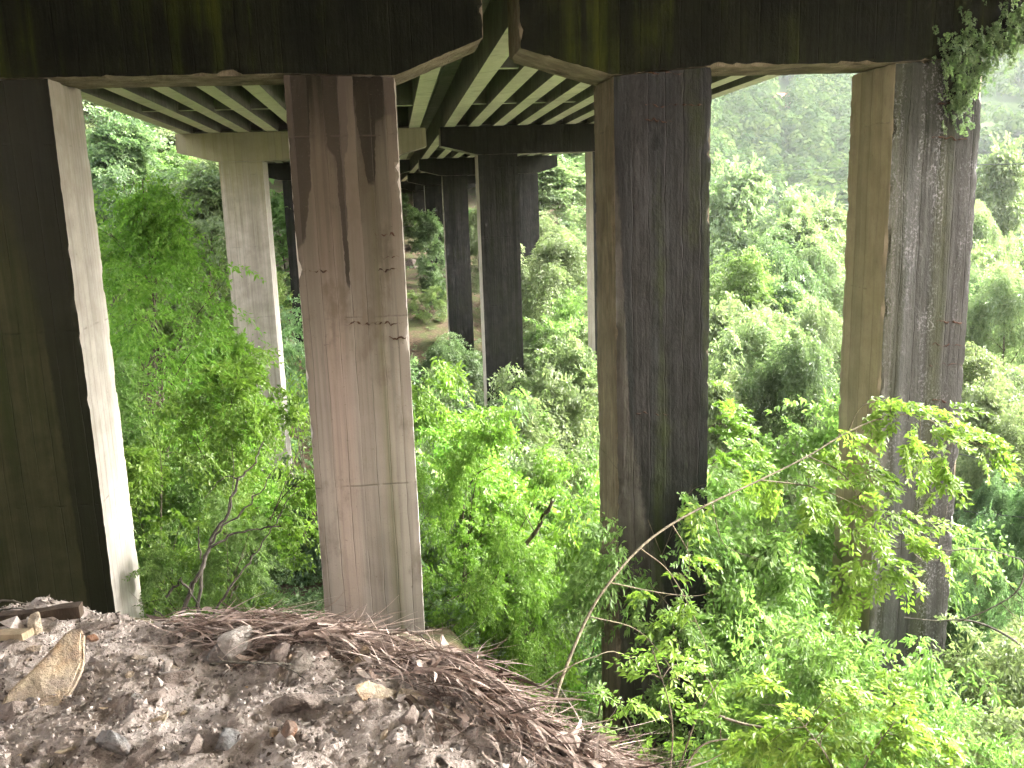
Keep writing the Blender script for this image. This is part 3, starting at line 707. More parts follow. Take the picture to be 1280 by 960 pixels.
for px_, py_, Y_ in [(130, 330, 30), (230, 300, 44), (150, 250, 48), (120, 430, 20), (160, 560, 17.5), (195, 560, 19), (110, 190, 62), (215, 190, 66)]:
    TREES.append(('shrub', 'shrub', 'feathery green shrub merging into the slope behind the pale inner pier side, many alike', px_, py_, Y_, ['wispy', 'bush', 'feather2'][_f.integers(0, 3)], [P_, M_, B_][_f.integers(0, 3)], _f.uniform(70, 120)))
for i, T in enumerate(TREES):
    tree(T[0], T[1], T[2], T[3], T[4], T[5], T[6], T[7], T[8] if len(T) > 8 else None, group=('alike ' + T[2].split(',')[0].split(' merging ')[0] + 's filling the ' + ('ravine between the legs' if 'ravine' in T[2] else 'left slope' if 'inner' in T[2] else 'right slope')) if 'alike' in T[2] else GT)

# undergrowth over the ravine floor
def undergrowth():
    rng = np.random.default_rng(55); n = 17000
    y = rng.uniform(0, 1, n)**1.5*100+7.0; x = rng.uniform(-.5, .85, n)*y + rng.normal(0, 2, n)
    z = ground_z(x, y)
    rim = np.interp(x, _rx, _ry)
    bare = (fbm(x*.12, y*.12, 0, 2, 77) > .3) | ((np.abs(x-3+.0*y) < 4) & (y > 52) & (y < 100) & (rng.random(n) < .8)) | ((y < rim+3.2)) | ((y < 15.6) & (x < 3.4)) | (y < 9)
    x, y, z = x[~bare], y[~bare], z[~bare]; m = len(x)
    az = rng.uniform(0, 6.28, m); D = np.stack([np.cos(az), np.sin(az), rng.uniform(.2, 1.1, m)], -1)
    O = np.stack([x, y, z+rng.uniform(.0, .7, m)], -1)
    V, Q, a = place_sprays(rng, O, D, .75, .14, SPR_SMALL+SPR[:2], .25, -.1)
    return np_mesh('undergrowth', V, Q, a)
tag(link('undergrowth', undergrowth(), LEAF_MID), kind='stuff')

# far wooded valley sides
def far_wood():
    rng = np.random.default_rng(66); C, H, W = [], [], []
    n = 26000
    y = rng.uniform(115, 640, n); x = rng.uniform(-.5, .9, n)*y
    z = ground_z(x, y)
    keep = (z > -40) & (rng.random(n) < np.clip(y/420, .25, 1))
    tw = (x/y > .62) & (y > 230) & (rng.random(n) < .8)
    keep &= ~tw
    hp = at(975, 132, 430); keep &= ~((np.abs(x/y-hp[0]/hp[1]) < .013) & (np.hypot(x-hp[0], y-hp[1]) < 26))
    x, y, z = x[keep], y[keep], z[keep]
    # only what the openings could show
    d = np.stack([x, y, z+6], -1); w = d @ _fw; u_ = 640+F*(d @ _r)/w; v_ = 480-F*(d @ _u)/w
    vis = (u_ > -120) & (u_ < 1400) & (v_ > -80) & (v_ < 520); x, y, z = x[vis], y[vis], z[vis]
    m = len(x); r = rng.uniform(2.4, 4.6, m); h = r*rng.uniform(1.4, 1.9, m)
    k = 110
    cz = rng.uniform(-.35, 1., (m, k)); th = rng.uniform(0, 6.28, (m, k)); sr = np.sqrt(np.clip(1-cz*cz, 0, 1))
    lump = (1+.22*np.sin(th*2+rng.uniform(0, 6, (m, 1)))+.16*np.sin(th*5+cz*5+rng.uniform(0, 6, (m, 1))))*rng.uniform(.86, 1.04, (m, k))
    Nn = np.stack([np.cos(th)*sr, np.sin(th)*sr, cz+.15], -1)
    P = np.stack([x[:, None]+np.cos(th)*sr*r[:, None]*lump, y[:, None]+np.sin(th)*sr*r[:, None]*lump, z[:, None]+(cz*lump*.6+.5)*h[:, None]+.6], -1).reshape(-1, 3)
    D = norm(np.cross(Nn.reshape(-1, 3), rng.normal(0, 1, (m*k, 3)))); N = norm(norm(Nn.reshape(-1, 3))+rng.normal(0, .28, (m*k, 3)))
    S = np.repeat(r, k)*rng.uniform(.28, .55, m*k)
    V, Q = leaves_np(P-D*S[:, None]*.5, D, N, S, .85)
    a = np.clip(np.repeat(rng.uniform(0, 1, m), k)+rng.normal(0, .10, m*k), 0, 1)
    print('far wood', m, len(Q))
    return np_mesh('far_wood', V, Q, a)
FARLEAF = leaf_mat('leaf_far_wood', (.042, .088, .03), (.07, .13, .038), (.11, .175, .05), .25, 0.)
tag(link('far_wood', far_wood(), FARLEAF), kind='stuff')

# house on the far slope
def far_house():
    p = None
    for Y in np.arange(300, 640, 2.):
        q = at(975, 132, Y)
        if q[2] < float(ground_z(q[0], q[1])): p = q; break
    if p is None: p = at(975, 132, 460)
    z = float(ground_z(p[0], p[1]))
    t = thing('house', 'small pinkish house with red roof high on the far wooded hillside', 'house', (p[0], p[1], z)); t.scale = (.62, .62, .62)
    wm = NT('pink_plaster'); wall = wm.done(wm.bsdf(wm.mix(wm.noise(wm.pos(), .8), (.34, .22, .19), (.40, .29, .25)), .9))
    rm = NT('red_tiles'); roof = rm.done(rm.bsdf(rm.mix(rm.noise(rm.pos(), 2.), (.35, .10, .07), (.48, .18, .12)), .8))
    dm = NT('dark_glass'); dark = dm.done(dm.bsdf((.03, .03, .04), .3))
    def boxm(x0, x1, y0, y1, z0, z1):
        bm = bmesh.new(); bmesh.ops.create_cube(bm, size=1); bmesh.ops.scale(bm, vec=(x1-x0, y1-y0, z1-z0), verts=bm.verts); bmesh.ops.translate(bm, vec=((x0+x1)/2, (y0+y1)/2, (z0+z1)/2), verts=bm.verts)
        me = bpy.data.meshes.new('m'); bm.to_mesh(me); bm.free(); return me
    link('wall', boxm(-6, 6, -4, 4, -3, 5.2), wall, t)
    V = np.array([(-6.6, -4.6, 5.2), (6.6, -4.6, 5.2), (6.6, 4.6, 5.2), (-6.6, 4.6, 5.2), (-6.6, 0, 7.8), (6.6, 0, 7.8)])
    me = bpy.data.meshes.new('roof'); me.from_pydata(V.tolist(), [], [(0, 1, 5, 4), (2, 3, 4, 5), (0, 4, 3), (1, 2, 5), (3, 2, 1, 0)]); link('roof', me, roof, t)
    for xx in (-4, -1, 2.4, 4.6):
        link('window', boxm(xx-.5, xx+.5, -4.06, -3.9, 2.4, 3.9), dark, t)
far_house()

# ------------------------------------------------------------------ leaning sapling and vines in front
def px_path(pts, n=28):
    return smooth_path([at(*p) for p in pts], n)
def leafy(name, cat, label, stems, spots, spray, leaf, mat, bark, templates=SPR, droop=.25, n=6, spread=.3, seed=1, wid=.46):
    rng = np.random.default_rng(seed); paths = []
    for pts, r0, r1 in stems:
        P = px_path(pts, max(10, 5*len(pts))); paths.append((P, np.linspace(r0, r1, len(P))))
    base = paths[0][0][0]
    t = thing(name, label, cat, tuple(base))
    allp = np.concatenate([p for p, _ in paths]); O, D = [], []
    for s in spots:
        c = at(*s[:3]); k = s[3] if len(s) > 3 else n
        j = np.argmin(np.linalg.norm(allp-c, axis=1)); st = allp[j]
        mid = .5*(st+c)+np.array([0, 0, .05]); tw = smooth_path([st, mid, c], 8); paths.append((tw, np.linspace(.006, .002, len(tw))))
        dv = c-st
        for q in range(k):
            o = st+(c-st)*rng.uniform(.45, 1.05)+rng.normal(0, spread*.35, 3); O.append(o)
            D.append(dv/(np.linalg.norm(dv)+1e-6)*.8+np.array([.5, 0, -.1])+rng.normal(0, .5, 3))
    V, Q = tubes(paths, 6); link('stem', np_mesh('stem', V-base, Q), bark, t, smooth=True)
    if spots:
        V, Q, a = place_sprays(rng, np.array(O), norm(np.array(D)), spray, leaf, templates, .5, droop, wid)
        link('foliage', np_mesh('foliage', V-base, Q, a), mat, t)
    return t
sap_base = ground_hit(690, 890)
leafy('sapling', 'tree', 'leaning sapling whose pale bare stem arches across the black leg', [
    ([(688, 893, 6.9), (706, 838, 7.2), (735, 770, 7.6), (762, 728, 7.8), (800, 685, 8.1), (840, 655, 8.4), (890, 628, 8.7), (950, 600, 9.0), (1010, 570, 9.3), (1060, 540, 9.6), (1105, 522, 9.8), (1150, 520, 10.), (1195, 545, 10.1), (1235, 560, 10.2)], .016, .005),
    ([(1060, 540, 9.6), (1075, 510, 9.6), (1100, 500, 9.6)], .008, .003), ([(950, 600, 9.), (1020, 610, 9.2), (1090, 640, 9.4)], .01, .003), ([(1010, 570, 9.3), (1060, 600, 9.4), (1100, 690, 9.5)], .009, .003),
    ([(840, 655, 8.4), (862, 700, 8.4), (850, 760, 8.4)], .007, .002), ([(800, 685, 8.1), (840, 720, 8.2), (880, 800, 8.2), (900, 870, 8.2)], .008, .002), ([(735, 770, 7.6), (800, 790, 7.8), (850, 850, 7.9)], .007, .002),
    ([(762, 728, 7.8), (820, 740, 7.9), (870, 745, 8.), (900, 735, 8.)], .007, .002), ([(890, 628, 8.7), (905, 680, 8.6), (950, 700, 8.6)], .006, .002)],
    [(1115, 500, 9.8), (1150, 505, 9.9), (1180, 525, 10.), (1215, 545, 10.1), (1240, 572, 10.2), (1150, 550, 9.9), (1185, 575, 10.), (1170, 600, 10.), (1120, 545, 9.8), (1080, 565, 9.6), (1060, 590, 9.5), (1095, 600, 9.6), (1120, 640, 9.5), (1070, 640, 9.4), (1085, 685, 9.4), (1110, 715, 9.4), (1150, 660, 9.6), (1160, 690, 9.6),
     (1040, 560, 9.5), (1010, 595, 9.2), (980, 610, 9.1), (1030, 630, 9.2), (1060, 720, 9.2), (1050, 760, 9.2), (840, 720, 8.4, 2), (860, 680, 8.5, 2), (880, 640, 8.6, 1), (850, 790, 8.2, 2), (820, 760, 8.1, 2), (830, 860, 8., 3)],
    .36, .085, LEAF_SUN, BARK_PALE, n=5, spread=.34, seed=3)
leafy('vine', 'vine', 'bare brown vine curling out past the lower edge of the lichen leg', [
    ([(1300, 850, 11), (1282, 812, 11.2), (1240, 785, 11.4), (1205, 775, 11.6), (1170, 776, 11.8), (1130, 772, 12.)], .025, .008),
    ([(1195, 778, 11.6), (1235, 762, 11.4), (1272, 738, 11.3), (1280, 705, 11.3), (1262, 695, 11.4), (1225, 686, 11.5), (1185, 688, 11.6), (1160, 682, 11.7), (1135, 660, 11.8)], .012, .008),
    ([(1185, 688, 11.6), (1172, 700, 11.6), (1150, 698, 11.7), (1130, 675, 11.8)], .01, .005), ([(1170, 685, 11.6), (1180, 655, 11.6), (1186, 625, 11.6)], .006, .003), ([(1172, 685, 11.6), (1176, 660, 11.6), (1170, 640, 11.6)], .006, .003),
    ([(1150, 698, 11.7), (1125, 712, 11.8), (1130, 730, 11.8), (1160, 745, 11.8)], .008, .003)], [], .3, .1, LEAF_PALE, DEADWOOD, seed=4)
leafy('sprig', 'plant', 'bright leafy sprig poking out from the right edge of the black leg', [
    ([(860, 560, 16), (895, 530, 15.8), (925, 545, 15.8)], .012, .004), ([(870, 600, 16), (905, 570, 15.8), (935, 590, 15.8)], .012, .004)],
    [(905, 525, 15.8), (920, 540, 15.8), (900, 560, 15.8), (925, 575, 15.8), (915, 600, 15.8), (895, 620, 15.8), (900, 500, 16)], .45, .11, LEAF_SUN, BARK, n=5, spread=.4, seed=5)
leafy('shrub', 'shrub', 'thin bush of trailing twigs in front of the foot of the black leg', [
    ([(835, 990, 7.4), (840, 900, 7.4), (815, 810, 7.5)], .01, .003), ([(840, 990, 7.4), (870, 900, 7.5), (900, 850, 7.6)], .01, .003), ([(830, 990, 7.3), (800, 930, 7.3), (775, 880, 7.4)], .008, .002), ([(845, 990, 7.4), (880, 930, 7.5), (960, 930, 7.6), (1000, 960, 7.6)], .012, .004)],
    [(815, 820, 7.5), (800, 850, 7.5), (850, 830, 7.6), (880, 850, 7.6), (830, 900, 7.4), (860, 920, 7.5), (900, 900, 7.6), (780, 880, 7.4, 3), (930, 940, 7.6), (960, 950, 7.6), (880, 950, 7.5), (990, 930, 7.7)], .32, .07, LEAF_SUN, BARK, n=2, spread=.3, seed=6)
leafy('shrub', 'shrub', 'lowest bright bush right of the black leg at the bottom edge', [
    ([(1050, 1050, 7.2), (1040, 960, 7.3), (1000, 900, 7.4)], .014, .004), ([(1060, 1050, 7.2), (1080, 960, 7.4), (1120, 900, 7.5)], .014, .004), ([(885, 890, 8.), (930, 905, 8.), (1000, 920, 7.8), (1060, 960, 7.6)], .016, .008)],
    [(950, 880, 7.6), (990, 900, 7.5), (1030, 920, 7.4), (1060, 890, 7.4), (1100, 920, 7.5), (1140, 940, 7.6), (1000, 940, 7.3), (1080, 950, 7.3), (960, 930, 7.5), (1120, 890, 7.6), (1170, 950, 7.6), (1050, 860, 7.6)], .4, .085, LEAF_SUN, BARK, n=6, spread=.4, seed=8)

# hanging moss and small ferns on the cap above the lichen leg
def hanging(name, label, cat, spots, mat, spray, leaf, n, seed, spread):
    rng = np.random.default_rng(seed); O, D = [], []
    base = at(*spots[0])
    for s in spots:
        c = at(*s)
        for q in range(n):
            O.append(c+np.array([rng.normal(0, spread), -abs(rng.normal(0, .05)), rng.normal(0, spread)])); D.append(np.array([rng.normal(0, .35), -.4, -1.]))
    V, Q, a = place_sprays(rng, np.array(O), norm(np.array(D)), spray, leaf, SPR_SMALL, 0., .1, .7)
    o = link(name, np_mesh(name, V-base, Q, a), mat, None, tuple(base)); tag(o, label, cat)
hanging('hanging_ivy', 'clump of small green leaves hanging from the cap above the lichen leg', 'ivy',
        [(1195, 70, 13.95), (1205, 55, 13.95), (1215, 50, 13.95), (1220, 70, 13.95), (1210, 85, 13.95), (1200, 92, 13.95), (1228, 60, 13.95), (1238, 55, 13.95), (1196, 110, 13.96), (1212, 108, 13.96), (1190, 85, 13.97), (1232, 75, 13.96), (1218, 95, 13.97), (1185, 55, 13.97), (1200, 125, 13.97), (1208, 30, 13.97), (1240, 40, 13.97), (1190, 140, 13.98)], LEAF_MID, .12, .036, 18, 4, .12)
hanging('hanging_ivy', 'smaller tuft of green leaves at the outer end of the cap, in the corner', 'ivy',
        [(1255, 45, 13.95), (1268, 35, 13.95), (1275, 25, 13.95), (1262, 52, 13.95), (1278, 45, 13.95), (1248, 58, 13.96), (1290, 20, 13.96), (1262, 20, 13.97), (1278, 8, 13.97)], LEAF_MID, .12, .036, 16, 5, .12)
hanging('ivy', 'dark ivy climbing the low part of the pale grey pier', 'ivy',
        [(340, 590, 35.3), (352, 610, 35.3), (345, 640, 35.3), (360, 650, 35.3), (350, 680, 35.3), (330, 610, 35.3), (372, 600, 35.3), (345, 700, 35.3), (362, 705, 35.3)], LEAF_DARK, .8, .18, 14, 6, .35)

# dead branches on the rim
def deadwood(name, label, cat, stems, mat=DEADWOOD, sides=6, seed=0):
    rng = np.random.default_rng(seed); paths = []
    for pts, r0, r1 in stems:
        P = px_path(pts, max(10, 4*len(pts))); P += rng.normal(0, .3*r0, P.shape); paths.append((P, .58*np.linspace(r0, r1, len(P))*rng.uniform(.85, 1.15, len(P))))
    base = paths[0][0][0]; V, Q = tubes(paths, sides)
    o = link(name, np_mesh(name, V-base, Q), mat, None, tuple(base), smooth=True); return tag(o, label, cat)
Yd = 4.3
deadwood('dead_tree', 'leafless dead shrub rising from the rubble rim beside the white pier side', 'dead tree', [
    ([(215, 800, Yd), (230, 760, Yd), (250, 715, Yd+.05), (262, 685, Yd+.1), (285, 640, Yd+.15), (300, 600, Yd+.2), (318, 578, Yd+.2), (329, 553, Yd+.25)], .022, .006),
    ([(240, 800, Yd+.05), (250, 745, Yd+.05), (255, 700, Yd+.1), (270, 670, Yd+.1), (300, 640, Yd), (330, 610, Yd-.05), (345, 582, Yd-.1)], .018, .003),
    ([(255, 795, Yd), (275, 755, Yd), (300, 720, Yd-.1), (320, 690, Yd-.1), (340, 660, Yd-.1), (352, 640, Yd-.2)], .013, .003),
    ([(262, 685, Yd+.1), (290, 668, Yd), (320, 662, Yd-.05), (352, 657, Yd-.1)], .011, .006), ([(251, 700, Yd), (249, 680, Yd), (248, 658, Yd)], .008, .004),
    ([(300, 600, Yd+.2), (285, 595, Yd+.2), (270, 605, Yd+.2), (255, 625, Yd+.2)], .007, .002), ([(226, 725, Yd), (238, 740, Yd), (252, 762, Yd)], .01, .005), ([(208, 745, Yd), (222, 730, Yd), (226, 722, Yd)], .012, .006),
    ([(285, 640, Yd), (292, 600, Yd), (291, 560, Yd)], .005, .002), ([(222, 790, Yd-.05), (205, 772, Yd-.05), (190, 760, Yd)], .01, .003), ([(345, 655, Yd-.1), (352, 640, Yd-.1), (362, 622, Yd-.1), (376, 612, Yd)], .005, .002)], seed=2)
deadwood('dead_branch', 'thin dark dead branch lying across the litter below the beige leg', 'branch', [
    ([(505, 785, 4.1), (540, 803, 4.0), (575, 822, 3.9), (615, 845, 3.7), (640, 860, 3.6)], .014, .007), ([(540, 803, 4.), (560, 830, 3.9), (575, 850, 3.8)], .006, .003), ([(600, 838, 3.75), (650, 850, 3.8), (700, 862, 3.9), (750, 868, 4.)], .006, .002)], seed=3)
deadwood('dead_branch', 'broken brown bough standing in the bright shrub left of the black leg', 'branch', [([(650, 700, 16.5), (668, 665, 16.4), (695, 622, 16.3)], .08, .06), ([(668, 665, 16.4), (655, 640, 16.4)], .02, .01)], BARK, seed=5)
deadwood('dead_branch', 'curved dark branch in the shrub beside the beige leg', 'branch', [([(578, 650, 16.8), (582, 620, 16.7), (595, 595, 16.6), (615, 582, 16.5)], .04, .015)], BARK, seed=6)
deadwood('dead_branch', 'grey stick lying on the rubble in front of the frond pile', 'branch', [([(262, 830, 2.95), (300, 827, 2.95), (345, 829, 2.98), (368, 832, 3.0)], .008, .004), ([(345, 829, 2.98), (372, 842, 2.95), (382, 850, 2.92)], .005, .002)], seed=7)
deadwood('dead_branch', 'pale bare twigs arching over the rubble at the foot of the dark mossy leg', 'branch', [([(-5, 752, 4.), (20, 752, 4.), (45, 760, 4.), (60, 768, 4.)], .01, .004), ([(-5, 765, 3.9), (25, 760, 3.9), (50, 772, 3.9)], .007, .003), ([(50, 772, 4.), (62, 758, 4.), (66, 768, 4.)], .01, .006)], seed=8)
deadwood('dead_branch', 'slender pale stick leaning below the sapling stem by the black leg', 'branch', [([(668, 862, 6.2), (710, 835, 6.4), (760, 815, 6.6), (790, 822, 6.8)], .012, .004)], BARK_PALE, seed=9)
deadwood('dead_branch', 'pale stick lying on the right end of the litter bank', 'branch', [([(735, 950, 3.1), (775, 962, 3.05), (822, 947, 3.1)], .008, .005)], BARK_PALE, seed=10)

# cables in the valley
CAB = NT('cable_black'); CABM = CAB.done(CAB.bsdf((.015, .015, .015), .6))
def cable(label, pts, r):
    P = px_path(pts, 40); base = P[0]; V, Q = tubes([(P, np.full(len(P), r))], 5); tag(link('cable', np_mesh('cable', V-base, Q), CABM, None, tuple(base)), label, 'cable')
cable('thin upper cable strung across the valley right of the lichen leg', [(900, 216, 120), (1100, 208, 60), (1215, 206, 45), (1290, 204, 38), (1500, 190, 25)], .02)
cable('sagging middle cable right of the lichen leg, above the other low one', [(1060, 530, 30), (1160, 560, 26), (1215, 571, 24), (1285, 592, 21), (1400, 620, 17)], .014)
cable('lowest cable right of the lichen leg, just above the curled vine', [(1060, 610, 30), (1160, 632, 26), (1215, 640, 24), (1285, 648, 21), (1400, 668, 17)], .014)

# ------------------------------------------------------------------ rubble
ST_GREY = stone_mat('stone_grey', (.21, .175, .155), (.33, .285, .255), (.13, .105, .088))
ST_TAN = stone_mat('stone_tan', (.46, .38, .27), (.52, .45, .34), (.46, .31, .18), 6.)
ST_PALE = stone_mat('stone_pale', (.42, .39, .35), (.52, .49, .46), (.3, .27, .24))
ST_SLATE = stone_mat('stone_slate', (.17, .172, .172), (.25, .25, .25), (.13, .12, .11))
ST_BRICK = stone_mat('brick_red', (.26, .12, .065), (.30, .16, .09), (.14, .07, .04), 12.)
ST_PINK = stone_mat('stone_pink', (.13, .10, .085), (.17, .13, .11), (.09, .07, .06), 2.)
def rock_mesh(seed, n=16, flat=1., angular=True):
    rng = np.random.default_rng(seed); P = norm(rng.normal(0, 1, (n, 3)))*rng.uniform(.75, 1.05, (n, 1)); P[:, 2] *= flat
    P[:, 0] *= rng.uniform(.8, 1.25)
    bm = bmesh.new()
    for p in P: bm.verts.new(p)
    r = bmesh.ops.convex_hull(bm, input=bm.verts)
    bmesh.ops.delete(bm, geom=list({e for e in r['geom_interior'] if isinstance(e, bmesh.types.BMVert)}), context='VERTS')
    bmesh.ops.bevel(bm, geom=bm.edges[:], offset=.05, segments=1, affect='EDGES', profile=.6)
    bmesh.ops.triangulate(bm, faces=bm.faces[:])
    bmesh.ops.subdivide_edges(bm, edges=bm.edges[:], cuts=1)
    V = np.array([v.co[:] for v in bm.verts]); d = fbm(V[:, 0]*3, V[:, 1]*3, V[:, 2]*3, 3, seed)*.07
    for v, q in zip(bm.verts, d): v.co *= 1+float(q)
    me = bpy.data.meshes.new('rock'); bm.to_mesh(me); bm.free(); return me
ROCKS = [rock_mesh(s, 14+s % 5) for s in range(6)]
SLABS = [rock_mesh(20+s, 12+s % 4, .26) for s in range(6)]
def put(name, me, mat, px, py, w, label, cat, group=None, rot=None, sz=(1, 1, 1), lift=.25, face=0.):
    """w: width in photo pixels"""
    p = ground_hit(px, py); s = w*.5*np.linalg.norm(p)/F
    m2 = me.copy(); m2.materials.clear(); m2.materials.append(mat)
    o = bpy.data.objects.new(name, m2); COL.objects.link(o); o.scale = (s*sz[0], s*sz[1], s*sz[2])
    zmax = s*sz[2]*max(abs(v.co.z) for v in me.vertices)
    o.location = (p[0], p[1], p[2]+zmax*lift); o.rotation_euler = rot if rot is not None else (RNG.normal(0, .2), RNG.normal(0, .2), RNG.uniform(0, 6.28))
    return tag(o, label, cat, group)
def shard(outline, thick, seed):
    """flat broken slab from an outline in its own xz plane"""
    bm = bmesh.new(); vs = [bm.verts.new((x, 0, z)) for x, z in outline]; f = bm.faces.new(vs)
    ex = bmesh.ops.extrude_face_region(bm, geom=[f]); bmesh.ops.translate(bm, vec=(0, thick, 0), verts=[v for v in ex['geom'] if isinstance(v, bmesh.types.BMVert)])
    bmesh.ops.recalc_face_normals(bm, faces=bm.faces); bmesh.ops.bevel(bm, geom=bm.edges[:], offset=thick*.22, segments=2, affect='EDGES')
    bmesh.ops.triangulate(bm, faces=bm.faces[:]); bmesh.ops.subdivide_edges(bm, edges=bm.edges[:], cuts=2)
    V = np.array([v.co[:] for v in bm.verts]); d = fbm(V[:, 0]*14, V[:, 1]*14, V[:, 2]*14, 3, seed)*thick*.25
    for v, q in zip(bm.verts, d): v.co.y += float(q); v.co.x += float(q)*.4
    me = bpy.data.meshes.new('shard'); bm.to_mesh(me); bm.free(); return me
def put_shard(label, px, py, hpx, outline, mat, thick, rot, cat='stone', name='stone_slab'):
    p = ground_hit(px, py); s = hpx*np.linalg.norm(p)/F
    me = shard([(x*s, z*s) for x, z in outline], thick, int(px)); me.materials.append(mat)
    o = bpy.data.objects.new(name, me); COL.objects.link(o); o.location = (p[0], p[1], p[2]-.03); o.rotation_euler = rot; return tag(o, label, cat)
put_shard('upright tan slab of stone, pointed, the tallest stone in the rubble', 48, 884, 96, [(-.45, 0), (.1, -.05), (.30, .22), (.40, .55), (.38, .93), (.30, 1.), (.18, .93), (-.1, .55), (-.38, .28)], ST_TAN, .05, (R(-46), R(4), R(8)))
put_shard('small tan flake leaning at the foot of the tallest stone', 45, 893, 34, [(-.7, 0), (.5, 0), (.75, .55), (.3, .8), (-.2, .5)], ST_TAN, .03, (R(-40), 0, R(10)))
put('rock', ROCKS[1], ST_GREY, 17, 893, 36, 'small brown stone beside the foot of the tallest stone', 'stone')
put('rock', ROCKS[2], ST_PALE, 297, 822, 60, 'pale rounded rock just in front of the frond pile', 'stone', lift=.45)
put('rock', ROCKS[3], ST_SLATE, 278, 826, 36, 'blue grey rock next to the pale rounded rock', 'stone', lift=.4)
put_shard('broken grey and white stone standing below the frond pile', 383, 840, 34, [(-.7, 0), (.4, -.05), (.5, .4), (.1, 1.), (-.35, .75)], ST_PALE, .06, (R(-25), 0, R(20)))
put('rock', ROCKS[4], ST_GREY, 352, 822, 30, 'grey lumpy stone between pale rock and broken stone', 'stone', lift=.4)
put_shard('brown triangular flake leaning on the frond pile', 447, 832, 32, [(-.5, 0), (.4, 0), (.35, .9), (.1, 1.)], ST_TAN, .03, (R(-30), 0, R(-15)))
put('stone_slab', SLABS[0], ST_TAN, 470, 866, 60, 'flat pinkish tan slab on the right slope of the rubble', 'stone', rot=(R(14), R(18), .4), sz=(1, .7, 1))
put('stone_slab', SLABS[1], ST_TAN, 514, 872, 54, 'flat tan slab touching the litter, right of the pinkish slab', 'stone', rot=(R(8), R(16), -.2), sz=(1, .5, .8))
put('stone_slab', SLABS[2], ST_PALE, 492, 858, 36, 'small pale slab above the two tan slabs', 'stone', rot=(R(10), R(20), .8), sz=(1, .6, 1))
put('rock', ROCKS[5], ST_GREY, 510, 905, 40, 'upright grey stone near the litter edge', 'stone', sz=(.7, .7, 1.1), lift=.6)
put('stone_slab', SLABS[3], ST_GREY, 205, 853, 80, 'wide flat grey slab in the middle of the left rubble', 'stone', rot=(R(12), R(-4), .1), sz=(1, .45, .8))
put('stone_slab', SLABS[4], ST_GREY, 188, 872, 60, 'mottled flat stone just below the wide grey slab', 'stone', rot=(R(10), R(5), .5), sz=(1, .6, 1))
put('stone_slab', SLABS[5], ST_PALE, 100, 840, 44, 'flat pinkish stone right beside the tallest stone', 'stone', rot=(R(6), R(6), .2), sz=(1, .6, .9))
put('rock', ROCKS[0], ST_GREY, 363, 886, 66, 'broad mud coated rock in the middle of the rubble', 'stone', sz=(1, .7, .6), lift=.3)
put('stone_slab', SLABS[1], ST_GREY, 400, 880, 64, 'pointed brown grey slab right of the mud coated rock', 'stone', rot=(R(16), R(22), .5), sz=(1, .5, 1.2))
put('rock', ROCKS[3], ST_BRICK, 362, 917, 36, 'broken piece of orange brown brick in the rubble', 'brick', sz=(1, .6, .6), lift=.4)
put('rock', ROCKS[2], ST_SLATE, 285, 930, 46, 'smooth blue grey stone low in the middle of the rubble', 'stone', sz=(1, .7, .7))
put('rock', ROCKS[0], ST_SLATE, 143, 935, 52, 'blue grey stone beside a dark hollow at the bottom left', 'stone', sz=(1, .7, .8))
put('stone_slab', SLABS[2], ST_GREY, 180, 946, 60, 'tapering grey slab sticking up at the bottom left', 'stone', rot=(R(20), R(-25), .6), sz=(1, .4, 1.2))
put('rock', ROCKS[5], ST_GREY, 238, 937, 34, 'dark angular stone left of the smooth blue grey stone', 'stone')
put('rock', ROCKS[4], ST_TAN, 46, 790, 30, 'squarish tan stone near the timber at the left edge', 'stone', lift=.5)
put('rock', ROCKS[1], ST_BRICK, 116, 803, 18, 'small red brick fragment behind the tallest stone', 'brick')
put_shard('thin curved tan flake of stone lying below the white pier side', 215, 806, 24, [(-1.4, 0), (1.2, -.2), (1.4, .25), (.2, .5), (-1.2, .55)], ST_TAN, .025, (R(-62), R(6), R(6)))
put_shard('second thin tan flake lying just right of the curved one', 190, 822, 18, [(-1.6, .3), (.3, 0), (1.6, -.4), (1.7, 0), (.2, .6), (-1.4, .7)], ST_TAN, .02, (R(-66), R(8), R(-6)))
put('stone_slab', SLABS[5], ST_GREY, 118, 786, 56, 'flat greenish grey stone left of the white pier side', 'stone', rot=(R(5), 0, .3), sz=(1, .6, .9))
put('stone_slab', SLABS[0], ST_SLATE, 5, 800, 40, 'pale blue grey stone at the left edge under the board', 'stone', rot=(R(10), 0, .3), sz=(1, .6, .9))
for k in range(170):
    px, py = RNG.uniform(0, 660), RNG.uniform(790, 960)
    if py < np.interp(px, [0, 240, 400, 500, 600, 700], [790, 800, 815, 840, 890, 945])+6: continue
    w = float(np.exp(RNG.normal(2.75, .42)))
    put('rock', (SLABS+ROCKS[:3]+SLABS)[k % 15], [ST_GREY, ST_GREY, ST_PALE, ST_TAN, ST_SLATE, ST_GREY][k % 6], px, py, w, 'small loose angular stone, one of many alike strewn over the rubble', 'stone', 'small loose stones in the rubble', lift=.15, sz=(1, .75, 1.), rot=(RNG.normal(.25, .3), RNG.normal(0, .3), RNG.uniform(0, 6.28)))
